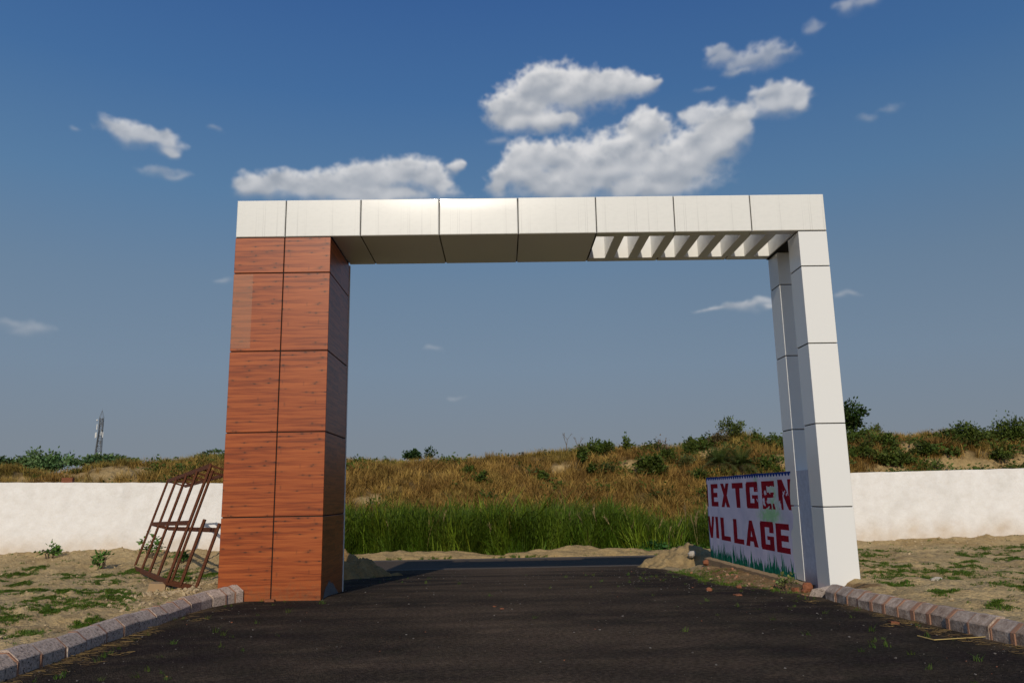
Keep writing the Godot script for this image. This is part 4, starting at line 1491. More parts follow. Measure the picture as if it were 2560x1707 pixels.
	shrub("bush", "small green bush under the big dark crest bush", "bush", on_bank(26.4, -30.3, 0.3), Vector3(0.6, 0.35, 0.5), 16, 40, 0.08, mid.lerp(deep, 0.5), 125)
	shrub("bush", "feathery green shrub farthest right on the bank crest", "bush", on_bank(28.2, -31.9, 0.5), Vector3(1.5, 0.85, 0.8), 46, 56, 0.075, deep.lerp(mid, 0.4), 126, 0.0, 0.34, 0.3)
	shrub("tree", "dense round-headed dark tree rising behind the white front leg", "tree", on_bank(20.9, -35.5, 0.0), Vector3(1.05, 0.95, 0.9), 46, 70, 0.1, Color(0.026, 0.048, 0.009), 127, 0.35)
	shrub("bush", "pale spiky bush at the foot of the round-headed tree", "bush", on_bank(22.0, -34.4, 0.1), Vector3(0.6, 0.5, 0.5), 16, 34, 0.07, olive.lerp(mid, 0.5), 128, 0.0, 0.36, 0.5)
	# skyline in the middle
	shrub("tree", "small dense heart-shaped tree on the bank crest", "tree", on_bank(-5.15, -34.2, 0.0), Vector3(0.46, 0.36, 0.4), 26, 60, 0.075, Color(0.025, 0.055, 0.014), 130, 0.3)
	shrub("tree", "small sparse tree just right of the heart-shaped tree", "tree", on_bank(-4.1, -34.2, 0.0), Vector3(0.36, 0.36, 0.3), 11, 20, 0.08, Color(0.03, 0.06, 0.018), 131, 0.3)
	shrub("bush", "bright green tuft of leaves on the crest, middle of the bank", "bush", on_bank(-2.45, -34.0, 0.1), Vector3(0.4, 0.25, 0.3), 14, 40, 0.08, mid, 132)
	shrub("bush", "small dark bush on the crest above the green creeper", "bush", on_bank(-1.1, -34.0, 0.1), Vector3(0.4, 0.24, 0.3), 12, 30, 0.07, deep.lerp(mid, 0.3), 133)
	for p in [[-7.35, "small pale shoot on the crest nearest the wooden pillar"], [-6.6, "second pale shoot from the pillar on the bank crest"], [-6.15, "third pale shoot from the pillar on the bank crest"], [-5.65, "pale shoot at the left foot of the heart-shaped tree"], [-3.3, "pale shoot right of the sparse little tree"]]:
		shrub("sapling", p[1], "sapling", on_bank(p[0], -33.8, 0.05), Vector3(0.17, 0.19, 0.15), 8, 26, 0.055, pale.lerp(mid, 0.5), int(absf(p[0]) * 100.0), 0.0, 0.4, 0.7)
	# bare sapling: forked grey twigs
	var bs := thing("bare_sapling", "leafless forked sapling standing on the bank crest", "sapling", on_bank(4.0, -34.0, 0.05))
	rng.seed = 8
	for k in 2:
		var b := Build.new()
		var foot := Vector3(0.1 - 0.35 * (1 - k) + 0.35 * k, 0, 0)
		var p := foot
		var tips := [[foot, Vector3(0.05, 1, 0), 0.03]]
		for gen in 4:
			var nxt := []
			for e in tips:
				var len: float = [0.5, 0.35, 0.26, 0.2][gen] * (1.0 if k == 0 else 0.8)
				var en: Vector3 = e[0] + e[1].normalized() * len
				b.tube(e[0], en, e[2], e[2] * 0.7, 5)
				for q in (2 if gen < 3 else 0):
					nxt.append([en, e[1] + Vector3(rng.randfn() * 0.45, 0.1, rng.randfn() * 0.4), e[2] * 0.65])
			tips = nxt
		obj("stem", b.done(), M.dead_wood, bs)
	# marker post on the ridge
	var post := Build.new()
	post.rbox(Vector3(-0.06, -0.2, -0.06), Vector3(0.06, 0.24, 0.06), 0.012)
	var po := obj("marker_post", post.done(), M.black)
	po.position = on_bank(1.2, -33.2, 0.0) + Vector3(0, 0.14, 0)
	tag(po, "short dark post on the ridge of the bank", "post")
	# trees beyond the left bank
	shrub("tree", "wide dark green thorn tree at the far left skyline", "tree", Vector3(-37.3, 2.9, -50), Vector3(2.9, 0.8, 1.5), 60, 60, 0.16, Color(0.075, 0.13, 0.045), 140, 0.5, 0.3)
	shrub("tree", "feathery bright thorn tree left of the phone mast", "tree", Vector3(-34.4, 2.9, -49), Vector3(1.5, 1.0, 1.1), 40, 56, 0.12, Color(0.1, 0.17, 0.06), 141, 0.5, 0.3, 0.3)
	shrub("tree", "flat-topped thorn tree below the phone mast", "tree", Vector3(-28.0, 3.3, -44.5), Vector3(2.3, 0.42, 1.3), 64, 60, 0.11, Color(0.1, 0.165, 0.06), 142, 0.45, 0.26)
	shrub("tree", "flat thin thorn tree beside the wooden pillar's left edge", "tree", Vector3(-16.9, 3.3, -36.5), Vector3(1.5, 0.3, 0.8), 26, 40, 0.09, Color(0.09, 0.15, 0.055), 143, 0.5, 0.24)
	# green creeping scrub sprawling over parts of the bank
	var sc := Build.new()
	rng.seed = 19
	for k in 60:
		var p := Vector3(rng.randfn() * 0.22, absf(rng.randfn()) * 0.13, rng.randfn() * 0.2)
		var dd := Vector3(rng.randfn(), rng.randfn() * 0.5 + 0.3, rng.randfn() + 0.5).normalized()
		var sd := dd.cross(Vector3(rng.randfn(), rng.randfn(), rng.randfn())).normalized()
		var g := rng.randf_range(0.7, 1.3)
		sc.tint = Color(g, g, g)
		var z0 := rng.randf_range(0.05, 0.1)
		var nn := sd.cross(dd).normalized()
		if nn.y < 0.0:
			nn = -nn
		sc.quad(p, p + dd * z0 + sd * z0 * 0.45, p + dd * z0 * 1.9, p + dd * z0 - sd * z0 * 0.45, nn)
	var sat := []
	var stint := []
	while sat.size() < 900:
		var x := rng.randf_range(-30.0, 34.0)
		var z := rng.randf_range(-33.5, -27.5)
		var want := noise_a.get_noise_2d(x * 0.42 + 7.0, z * 0.55 + 3.0) + 0.4 * noise_c.get_noise_2d(x * 1.4, z * 1.4)
		want += 0.17 if x > 17.0 else (0.1 if x > 5.0 else (-0.12 if x > -12.0 else -0.05))
		if want < 0.36 or bare(x, z) > 0.7:
			continue
		var s := rng.randf_range(0.6, 1.5)
		sat.append(Transform3D(Basis(Vector3.UP, rng.randf() * TAU).scaled(Vector3(s, s, s)), Vector3(x, bank_y(x, z) + 0.05, z)))
		stint.append(deep.lerp(mid, rng.randf()) * rng.randf_range(0.7, 1.3))
	scatter("creeping_scrub", sc.done(), M.leaf, sat, stint, "green creeping scrub sprawling in patches over the dry bank", "scrub")
	# date palms
	palm("left and taller date palm above the painted wall", on_bank(11.35, -29.9, 0.1), 1.5, 1)
	palm("right and lower date palm above the painted wall", on_bank(12.45, -29.7, 0.25), 1.35, 2)
	# dry grass over the whole bank
	rng.seed = 5
	var tuft := Build.new()
	for k in 16:
		var a := rng.randf() * TAU
		var g := rng.randf_range(0.8, 1.2)
		tuft.tint = Color(g, g * rng.randf_range(0.92, 1.05), g * 0.95)
		tuft.blade(Vector3(rng.randfn() * 0.09, -0.06, rng.randfn() * 0.09), Vector3(cos(a), 0, sin(a)) * rng.randf_range(0.15, 0.8), rng.randf_range(0.32, 0.72), 0.02, rng.randf_range(0.1, 0.9), 3)
	var at := []
	var tints := []
	while at.size() < 24000:
		var x := rng.randf_range(-42.0, 42.0)
		var z := -24.2 - 11.0 * pow(rng.randf(), 0.9)
		if absf(x) > 34.0 and rng.randf() < 0.6:
			continue
		var b := bare(x, z)
		if b > 0.25 and rng.randf() < b * 1.4:
			continue
		var patch := noise_a.get_noise_2d(x * 0.35 + 70.0, z * 0.5)
		var thin := noise_c.get_noise_2d(x * 0.6, z * 0.9 + 20.0)
		if x > 16.0 and thin < -0.05 and rng.randf() < 0.7:
			continue
		if thin < -0.3 and rng.randf() < 0.75:
			continue
		var y := bank_y(x, z)
		# grass on the steep face hangs outwards, towards the road
		var lean := Vector3(noise_a.get_noise_2d(x * 0.5, z * 0.5 + 90.0) * 0.9, 1.0, rng.randf_range(0.0, 0.75))
		var bas := Basis(Quaternion(Vector3.UP, lean.normalized())) * Basis(Vector3.UP, rng.randf() * TAU)
		var s := rng.randf_range(0.6, 1.45) * (1.0 + 0.3 * patch)
		if z < -31.5:
			s *= 0.75
		at.append(Transform3D(bas.scaled(Vector3(s, s, s)), Vector3(x, y, z)))
		var gold := Color(0.43, 0.275, 0.072).lerp(Color(0.25, 0.142, 0.038), clampf(0.5 + patch * 1.0 + thin * 0.8 + rng.randf_range(-0.35, 0.35), 0.0, 1.0))
		var green := clampf(0.55 * smoothstep(-31.5, -33.5, z) + noise_a.get_noise_2d(x * 0.22, z * 0.4 + 200.0) * 0.9 - 0.1 + (0.15 if x < -12.0 or x > 9.0 else 0.0), 0.0, 0.8)
		tints.append(gold.lerp(Color(0.2, 0.2, 0.04), green * rng.randf_range(0.5, 1.0)) * rng.randf_range(0.5, 1.35))
	scatter("dry_grass", tuft.done(), M.straw, at, tints, "golden dry grass covering the eroded bank behind the road", "grass")


func palm(label: String, at: Vector3, long: float, seed_: int):
	var t := thing("date_palm", label, "palm", at)
	var rnd := RandomNumberGenerator.new()
	rnd.seed = seed_
	var shapes := []
	for v in 3:
		var b := Build.new()
		var droop: float = [0.55, 0.9, 1.25][v]
		var prev := Vector3.ZERO
		for k in 16:
			var f := (k + 1) / 16.0
			var p := Vector3(0, long * (f * (1.15 - 0.3 * v) - droop * f * f * 0.75), long * f * (0.62 + 0.18 * v))
			b.tint = Color(0.06, 0.075, 0.025)
			b.tube(prev, p, 0.016 * (1.2 - f), 0.014 * (1.15 - f), 4)
			var d := (p - prev).normalized()
			for s in [-1, 1]:
				for h in 2:
					var root := prev.lerp(p, h / 2.0)
					var l := long * 0.24 * sin(PI * (0.15 + 0.8 * f)) * rnd.randf_range(0.85, 1.15)
					var tipv := root + Vector3(s, 0.12, 0).normalized() * l * 0.8 + d * l * 0.75 - Vector3(0, l * 0.15, 0)
					var g := rnd.randf_range(0.75, 1.25)
					b.tint = Color(0.075 * g, 0.105 * g, 0.022 * g) if v < 2 or rnd.randf() < 0.55 else Color(0.17 * g, 0.12 * g, 0.055 * g)
					b.flat(root - d * 0.009, root + d * 0.009, tipv, Vector3.UP)
			prev = p
		shapes.append(b.done())
	for k in 64:
		var v := 0 if k < 18 else (1 if k < 40 else 2)
		var o := obj("frond", shapes[v], M.leaf, t)
		var s := rnd.randf_range(0.8, 1.1)
		o.basis = Basis(Vector3.UP, k * 2.39996 + rnd.randf_range(-0.2, 0.2)) * Basis(Vector3.RIGHT, rnd.randf_range(-0.12, 0.2)) * Basis.IDENTITY.scaled(Vector3(s, s, s))
		o.position = Vector3(0, 0.35, 0)
	var st := Build.new()
	st.lump(Vector3(0, 0.12, 0), Vector3(0.16, 0.34, 0.16), rnd, 0.2)
	obj("trunk", st.done(), M.bark, t)


func build_reeds():
	rng.seed = 61
	# tall green reed grass filling the ditch beyond the road
	var clump := Build.new()
	for k in 34:
		var a := rng.randf() * TAU
		var g := rng.randf_range(0.7, 1.3)
		clump.tint = Color(g * rng.randf_range(0.85, 1.25), g, g)
		clump.blade(Vector3(rng.randfn() * 0.12, 0, rng.randfn() * 0.12), Vector3(cos(a), 0, sin(a)) * rng.randf_range(0.05, 0.75), rng.randf_range(0.5, 1.08), rng.randf_range(0.011, 0.022), rng.randf_range(0.0, 0.95), 5)
	var at := []
	var tints := []
	while at.size() < 6500:
		var x := rng.randf_range(-15.0, 16.0)
		var z := -17.0 - 7.5 * pow(rng.randf(), 1.2)
		var clear := exp(-pow((x - 6.0) / 1.3, 2.0)) * smoothstep(-20.5, -17.5, z)
		if rng.randf() < clear * 0.9:
			continue
		var front := -17.2 + noise_a.get_noise_1d(x * 0.6) * 0.7
		if z > front and rng.randf() < 0.7:
			continue
		var hn := noise_a.get_noise_2d(x * 0.5, z * 0.5 + 33.0) + 0.45 * noise_b.get_noise_2d(x * 1.9, z * 1.2)
		var s := (2.05 + hn * 0.8 + 0.45 * noise_a.get_noise_1d(x * 0.21 + 3.0)) * rng.randf_range(0.8, 1.12)
		s *= lerpf(1.0, 0.78, smoothstep(3.5, 6.0, x))
		if z > -17.8:
			s *= rng.randf_range(0.6, 0.95)
		if rng.randf() < 0.07:
			s *= 1.22
		var lean := Vector3(noise_a.get_noise_2d(x * 0.35, z * 0.35 + 90.0) * 0.75, 1.0, rng.randfn() * 0.15)
		at.append(Transform3D((Basis(Quaternion(Vector3.UP, lean.normalized())) * Basis(Vector3.UP, rng.randf() * TAU)).scaled(Vector3(s, s, s)), Vector3(x, -0.95, z)))
		var c := Color(0.062, 0.118, 0.006).lerp(Color(0.115, 0.16, 0.012), clampf(0.4 + hn + rng.randf_range(-0.3, 0.3), 0.0, 1.0))
		if rng.randf() < (0.04 if z > -21.5 else 0.14):
			c = Color(0.24, 0.17, 0.07)
		tints.append(c * rng.randf_range(0.6, 1.55) * (1.0 + 0.5 * noise_b.get_noise_2d(x * 1.3 + 9.0, z)))
	scatter("reeds", clump.done(), M.leaf, at, tints, "tall green reed grass in a thick band beyond the road", "reeds")
	# feathery bushy weeds rising among the reeds in rounded masses
	var fw := Build.new()
	for k in 260:
		var d := Vector3(rng.randfn(), rng.randfn(), rng.randfn()).normalized() * pow(rng.randf(), 0.4)
		var p := Vector3(d.x * 0.34, 0.62 + d.y * 0.42, d.z * 0.34)
		var g := rng.randf_range(0.6, 1.4)
		fw.tint = Color(g, g, g)
		fw.blade(p, Vector3(d.x, 0, d.z) * 0.8 + Vector3(rng.randfn(), 0, rng.randfn()) * 0.25, rng.randf_range(0.1, 0.24), 0.011, rng.randf_range(0.0, 1.0), 2)
	at = []
	tints = []
	for m in 56:
		var cx := rng.randf_range(-11.0, 11.5)
		var cz := rng.randf_range(-19.8, -17.3)
		if absf(cx - 6.2) < 1.3:
			continue
		for k in 8:
			var s := rng.randf_range(1.1, 1.95)
			at.append(Transform3D(Basis(Vector3.UP, rng.randf() * TAU).scaled(Vector3(s, s * rng.randf_range(0.85, 1.1), s)), Vector3(cx + rng.randfn() * 0.5, -0.95, cz + rng.randfn() * 0.35)))
			tints.append(Color(0.05, 0.095, 0.006).lerp(Color(0.1, 0.15, 0.012), rng.randf()) * rng.randf_range(0.7, 1.25))
	scatter("bushy_weeds", fw.done(), M.leaf, at, tints, "feathery bushy green weeds rising in rounded masses among the reeds", "weeds")
	# dead canes leaning out of the reeds
	var cane := Build.new()
	cane.tint = Color(0.34, 0.25, 0.12)
	cane.tube(Vector3.ZERO, Vector3(0.06, 0.6, 0.02), 0.008, 0.006, 4)
	cane.tube(Vector3(0.06, 0.6, 0.02), Vector3(0.18, 1.1, 0.05), 0.006, 0.003, 4)
	for k in 12:
		cane.blade(Vector3(0.15, 0.95 + 0.02 * k, 0.04), Vector3(rng.randfn() * 0.4 + 0.3, 0, rng.randfn() * 0.4), 0.16, 0.02, 0.3, 2)
	at = []
	tints = []
	for k in 60:
		var x := rng.randf_range(-10.0, 11.0)
		var z := rng.randf_range(-19.5, -17.0)
		var s := rng.randf_range(0.9, 1.6)
		var lean := Vector3(rng.randfn() * 0.4, 1.0, rng.randfn() * 0.2)
		at.append(Transform3D((Basis(Quaternion(Vector3.UP, lean.normalized())) * Basis(Vector3.UP, rng.randf() * TAU)).scaled(Vector3(s, s, s)), Vector3(x, -0.95, z)))
		tints.append(Color(1, 1, 1) * rng.randf_range(0.6, 1.1))
	scatter("dead_canes", cane.done(), M.straw, at, tints, "pale dead canes and plumes leaning among the green reeds", "canes")
	# broad-leaved creeper in the open spot by the painted wall
	var cr := Build.new()
	for k in 26:
		var p := Vector3(rng.randfn() * 0.22, absf(rng.randfn()) * 0.16, rng.randfn() * 0.22)
		var d := Vector3(rng.randfn(), 0.3, rng.randfn() + 0.6).normalized()
		var sd := d.cross(Vector3(rng.randfn() * 0.4, 1, rng.randfn() * 0.4)).normalized()
		var s := rng.randf_range(0.05, 0.09)
		var g := rng.randf_range(0.7, 1.3)
		cr.tint = Color(g, g, g)
		cr.quad(p, p + d * s * 0.6 + sd * s * 0.5, p + d * s * 1.2, p + d * s * 0.6 - sd * s * 0.5, sd.cross(d).normalized() * signf(sd.cross(d).y + 0.001))
	at = []
	tints = []
	for k in 620:
		var x := 6.1 + rng.randfn() * 1.0
		var z := -18.2 + rng.randfn() * 0.9
		var y := -0.85 + 0.55 * exp(-pow((x - 6.3) / 0.9, 2.0)) * smoothstep(-17.0, -19.2, z) + rng.randf() * 0.2
		at.append(Transform3D(Basis(Vector3.UP, rng.randf() * TAU), Vector3(x, y, z)))
		tints.append(Color(0.10, 0.20, 0.025) * rng.randf_range(0.7, 1.25))
	scatter("creeper", cr.done(), M.leaf, at, tints, "bright green broad-leaved creeper left of the painted wall's end", "creeper")
	shrub("bush", "low dark leafy bush at the reeds' edge by the painted wall", "bush", Vector3(5.35, -0.85, -17.1), Vector3(0.42, 0.34, 0.35), 16, 50, 0.07, Color(0.03, 0.085, 0.018), 150)
	# foot of the bank: green verge grass along the berms
	grass_tufts("verge_grass", "short green grass along the sand berms beyond the road", func(r: RandomNumberGenerator) -> Vector3:
		var x := r.randf_range(-8.0, 9.0)
		var z := -15.15 - absf(r.randfn()) * 0.35
		return Vector3(x, -0.62 if noise_c.get_noise_2d(x * 0.9, 3.0) > -0.05 else -9.0, z), 520, 0.16, 62)


# ------------------------------------------------------------------ the rusty rack
func build_rack():
	var o := Vector3(-7.16, 0.16, -4.21)
	var a := Vector3(2.32, 0.12, 4.08)
	var d := Vector3(0.27, -0.10, -0.21)
	var w := Vector3(0.5, 1.65, -0.09)
	var t := thing("steel_rack", "rusty welded steel rack tilted on the sand against the wooden pillar", "rack", o)
	var add := func(called: String, p: Vector3, q: Vector3, th: float, tall: float):
		var b := Build.new()
		b.bar(p, q, th, tall)
		obj(called, b.done(), M.rust, t)
	var th := 0.034
	add.call("bottom_rail", Vector3.ZERO, a, 0.03, 0.075)
	add.call("bottom_rail", a, a + d * 1.25, 0.03, 0.075)
	add.call("top_rail", w, a + w, 0.03, 0.065)
	add.call("top_rail", d + w, a + d + w, 0.03, 0.055)
	for k in 5:
		var f: float = [0.0, 0.27, 0.52, 0.755, 1.0][k]
		add.call("post", a * f, a * f + w * (1.0 if k < 4 else 1.01), th if k in [0, 1] else 0.042, th)
	# the doubled corner post
	add.call("post", a + d * 0.16 + w * 0.02, a + d * 0.16 + w * 0.97, th, 0.03)
	for k in 7:
		var f := k / 6.0
		add.call("cross_bar", a * f + w, a * f + d + w, 0.028, 0.028)
	add.call("middle_rail", w * 0.5, a + w * 0.5, 0.03, 0.07)
	add.call("middle_rail", d + w * 0.5, a + d * 1.2 + w * 0.5, 0.03, 0.07)
	add.call("middle_rail", w * 0.5, d + w * 0.5, 0.03, 0.06)
	for f in [0.55, 1.2]:
		add.call("short_post", a + d * f, a + d * f + w * 0.56, 0.04, 0.04)


# ------------------------------------------------------------------ small things
func brick_mesh(size: Vector3, rnd: RandomNumberGenerator, broken := true) -> ArrayMesh:
	var b := Build.new()
	var p := {}
	for x in [-1, 1]:
		for y in [0, 1]:
			for z in [-1, 1]:
				var k := 0.14 if broken else 0.02
				p[[x, y, z]] = Vector3(x * size.x * 0.5 * (1.0 - rnd.randf() * k * 2.0), y * size.y * (1.0 - rnd.randf() * k), z * size.z * 0.5 * (1.0 - rnd.randf() * k))
	var g := rnd.randf_range(0.8, 1.2)
	b.tint = Color(g, g, g)
	var mid := Vector3(0, size.y * 0.5, 0)
	for f in [[[-1, 0, -1], [-1, 1, -1], [-1, 1, 1], [-1, 0, 1]], [[1, 0, -1], [1, 1, -1], [1, 1, 1], [1, 0, 1]], [[-1, 0, -1], [1, 0, -1], [1, 1, -1], [-1, 1, -1]], [[-1, 0, 1], [1, 0, 1], [1, 1, 1], [-1, 1, 1]], [[-1, 1, -1], [1, 1, -1], [1, 1, 1], [-1, 1, 1]], [[-1, 0, -1], [1, 0, -1], [1, 0, 1], [-1, 0, 1]]]:
		var c: Vector3 = (p[f[0]] + p[f[2]]) * 0.5
		# each face with a slightly sunken or raised middle so that edges look chipped
		var m := c + (c - mid).normalized() * rnd.randf_range(-0.003, 0.006)
		for k in 4:
			b.flat(p[f[k]], p[f[(k + 1) % 4]], m, c - mid)
	return b.done()


func surface_y(x: float, z: float) -> float:
	if x > left_edge(z) and x < right_edge(z) and z > -10.9:
		return drive_y(z) + 0.004
	return ground_y(x, z)


func build_small_things():
	rng.seed = 91
	var list := [
		["brick", "rounded orange brick half lying at the foot of the white legs", 4.60, -0.62, Vector3(0.2, 0.15, 0.13), 0.3, M.brick],
		["brick", "flatter red brick piece in front of the rounded brick half", 4.48, -0.42, Vector3(0.18, 0.07, 0.1), 1.0, M.brick],
		["brick", "yellow-brown brick piece beside the little weed at the leg", 4.37, -0.5, Vector3(0.1, 0.07, 0.08), 1.9, M.brick],
		["brick", "orange brick lump lying alone on the asphalt, left of the others", 2.99, -0.18, Vector3(0.1, 0.075, 0.09), 0.7, M.brick],
		["brick", "orange brick lump at the edge of the reddish soil", 3.53, -0.52, Vector3(0.1, 0.06, 0.08), 2.2, M.brick],
		["brick", "flat square brick chip on asphalt near the right side", 3.25, 0.37, Vector3(0.1, 0.03, 0.1), 0.2, M.brick],
		["brick", "bright red brick chunk on the sand heap's near slope", 4.42, -5.9, Vector3(0.2, 0.14, 0.16), 0.5, M.brick],
		["brick", "flat brick chip beside the right kerb on straw", 4.18, 2.9, Vector3(0.16, 0.035, 0.09), 1.4, M.brick],
		["brick", "small brick chip in the middle of the drive", -0.02, 1.2, Vector3(0.05, 0.02, 0.045), 0.4, M.brick],
		["brick", "smaller brick chip just left of the chip mid-drive", -0.12, 0.98, Vector3(0.04, 0.02, 0.035), 2.4, M.brick],
		["stone", "pale grey stone sitting on the sand heap", 4.75, -8.6, Vector3(0.24, 0.17, 0.2), 0.6, M.stone],
		["stone_block", "square-cut sandstone block on the sand below the rusty rack", -5.05, -0.34, Vector3(0.29, 0.13, 0.2), 0.15, M.stone_block],
		["stone", "pale stone in the grass right of the white leg", 6.1, 0.3, Vector3(0.22, 0.08, 0.12), 0.3, M.stone],
		["brick", "two-inch brick piece at the foot of the wooden pillar's front", -3.3, 0.06, Vector3(0.16, 0.045, 0.07), 0.1, M.brick],
	]
	for e in list:
		var mesh := brick_mesh(e[4], rng)
		if e[0] == "stone" or e[1].contains("lump") or e[1].contains("rounded") or e[1].contains("chunk"):
			var lb := Build.new()
			lb.lump(Vector3(0, e[4].y * 0.42, 0), e[4] * 0.5, rng, 0.16)
			mesh = lb.done()
		var o := obj(e[0], mesh, e[6])
		var y := surface_y(e[2], e[3])
		if e[1].contains("sand heap"):
			y = maxf(y, -0.35) + 0.18 if e[0] == "stone" else y + 0.03
		o.position = Vector3(e[2], y - 0.012, e[3])
		o.rotation = Vector3(rng.randf_range(-0.12, 0.12), e[5], rng.randf_range(-0.12, 0.12))
		tag(o, e[1], "stone" if e[0].begins_with("stone") else "brick")
	# the brick left on top of the whitewashed wall
	var wb := obj("brick", brick_mesh(Vector3(0.23, 0.11, 0.11), rng, false), M.brick)
	wb.position = Vector3(-9.62, 1.86, -6.12)
	wb.rotation.y = 0.12
	tag(wb, "red brick lying on top of the left whitewashed wall", "brick")
	# grit and stone chips on the asphalt
	var chip := Build.new()
	chip.lump(Vector3.ZERO, Vector3(1, 0.6, 0.9), rng, 0.3)
	var at := []
	var tints := []
	for k in 1900:
		var z := rng.randf_range(-9.0, 9.0)
		var l := left_edge(z) + 0.1
		var r := right_edge(z) - 0.05
		var side := rng.randf()
		var x := lerpf(l, r, side)
		if rng.randf() < 0.45:
			x = r - absf(rng.randfn()) * 0.8 if rng.randf() < 0.55 else l + absf(rng.randfn()) * 0.6
		var s := 0.003 + 0.009 * pow(rng.randf(), 4.0)
		at.append(Transform3D(Basis(Vector3.UP, rng.randf() * TAU).scaled(Vector3(s, s, s)), Vector3(x, drive_y(z) + 0.007, z)))
		tints.append(Color(0.2, 0.18, 0.16).lerp(Color(0.05, 0.045, 0.04), rng.randf()) if rng.randf() > 0.06 else Color(0.34, 0.13, 0.07))
	scatter("gravel", chip.done(), mat(Color(1, 1, 1), 0.95, 0.2, true), at, tints, "loose grit and stone chips scattered over the asphalt drive", "gravel")
	# brick crumbs in the reddish soil, clods on the sand
	at = []
	tints = []
	for k in 220:
		var z := rng.randf_range(-6.0, 0.6)
		var x := rng.randf_range(right_edge(z) + 0.05, 4.55)
		var s := 0.006 + 0.026 * pow(rng.randf(), 4.0)
		at.append(Transform3D(Basis(Vector3(rng.randfn(), rng.randfn(), rng.randfn()).normalized(), rng.randf() * TAU).scaled(Vector3(s, s, s)), Vector3(x, ground_y(x, z) + s * 0.3, z)))
		tints.append(Color(0.34, 0.14, 0.08).lerp(Color(0.3, 0.23, 0.15), rng.randf()))
	scatter("rubble", chip.done(), mat(Color(1, 1, 1), 0.95, 0.2, true), at, tints, "brick crumbs in the reddish soil along the painted wall", "rubble")
	at = []
	tints = []
	for k in 2000:
		var right := rng.randf() < 0.4
		var z := rng.randf_range(-5.8, 5.0)
		var x := rng.randf_range(5.0, 12.0) if right else rng.randf_range(-11.0, -4.3)
		if k < 700:
			x = -4.75 + rng.randfn() * 0.35
			z = -0.6 + rng.randfn() * 0.75
		elif k < 1300:
			z = -5.6 + rng.randfn() * 0.35
		if x > -4.25 and x < 4.9:
			continue
		var s := 0.006 + (0.035 if k < 700 else 0.024) * pow(rng.randf(), 3.0)
		at.append(Transform3D(Basis(Vector3(rng.randfn(), rng.randfn(), rng.randfn()).normalized(), rng.randf() * TAU).scaled(Vector3(s, s, s)), Vector3(x, ground_y(x, z) + s * 0.2, z)))
		tints.append(Color(0.5, 0.38, 0.225) * rng.randf_range(0.7, 1.05))
	scatter("soil_clods", chip.done(), mat(Color(1, 1, 1), 1.0, 0.2, true), at, tints, "dry clods of earth lying on the sandy lots", "soil")
	# dry straw blown against the kerbs
	var st := Build.new()
	for k in 10:
		var a := rng.randf() * TAU
		var p := Vector3(rng.randfn() * 0.06, 0.006 + rng.randf() * 0.012, rng.randfn() * 0.06)
		var q := p + Vector3(cos(a), rng.randf_range(-0.04, 0.08), sin(a)) * rng.randf_range(0.05, 0.14)
		var g := rng.randf_range(0.7, 1.2)
		st.tint = Color(g, g, g)
		st.tube(p, q, 0.0022, 0.0014, 4)
	at = []
	tints = []
	for k in 64:
		var left := rng.randf() < 0.5
		var z := rng.randf_range(0.9, 6.0)
		if rng.randf() < 0.6:
			z = [2.75, 3.6, 4.05, 4.4, 5.2, 3.1][rng.randi() % 6] + rng.randfn() * 0.16
		var off := 0.05 + absf(rng.randfn()) * 0.16
		var x := left_edge(z) + off if left else right_edge(z) - off
		at.append(Transform3D(Basis(Vector3.UP, rng.randf() * TAU), Vector3(x, 0.003, z)))
		tints.append(Color(0.3, 0.2, 0.075).lerp(Color(0.14, 0.09, 0.045), rng.randf()))
	scatter("straw", st.done(), M.straw, at, tints, "dry straw and grass litter along the foot of both kerbs", "straw")
	# the long bent stalk by the right kerb
	var stalk := Build.new()
	stalk.tint = Color(0.5, 0.36, 0.13)
	stalk.tube(Vector3(0, 0.02, 0), Vector3(0.05, 0.015, 0.2), 0.005, 0.005, 6)
	stalk.tube(Vector3(0.05, 0.015, 0.2), Vector3(0.74, 0.02, 0.1), 0.005, 0.004, 6)
	var so := obj("grass_stalk", stalk.done(), M.straw)
	so.position = Vector3(4.0, 0.004, 3.75)
	tag(so, "long bent yellow grass stalk lying by the right kerb", "stalk")


# ------------------------------------------------------------------ plants on the lots and the drive
func grass_tufts(called: String, label: String, where: Callable, count: int, high: float, seed_: int, wide := 0.0):
	var r := RandomNumberGenerator.new()
	r.seed = seed_
	var b := Build.new()
	for k in 12:
		var a := r.randf() * TAU
		var g := r.randf_range(0.7, 1.3)
		b.tint = Color(g * r.randf_range(0.9, 1.3), g, g)
		b.blade(Vector3(r.randfn() * 0.025, -0.01, r.randfn() * 0.025), Vector3(cos(a), 0, sin(a)) * r.randf_range(0.2, 0.9), r.randf_range(0.5, 1.1) * high, wide if wide > 0.0 else 0.007 + high * 0.03, r.randf_range(0.2, 0.8), 3)
	var at := []
	var tints := []
	for k in count:
		var p: Vector3 = where.call(r)
		if p.y < -5.0:
			continue
		var s := r.randf_range(0.6, 1.25)
		at.append(Transform3D(Basis(Vector3.UP, r.randf() * TAU).scaled(Vector3(s, s * r.randf_range(0.7, 1.1), s)), p))
		tints.append(Color(0.06, 0.13, 0.01).lerp(Color(0.12, 0.155, 0.02), r.randf() * 0.7) * r.randf_range(0.75, 1.2))
	scatter(called, b.done(), M.leaf, at, tints, label, "grass")


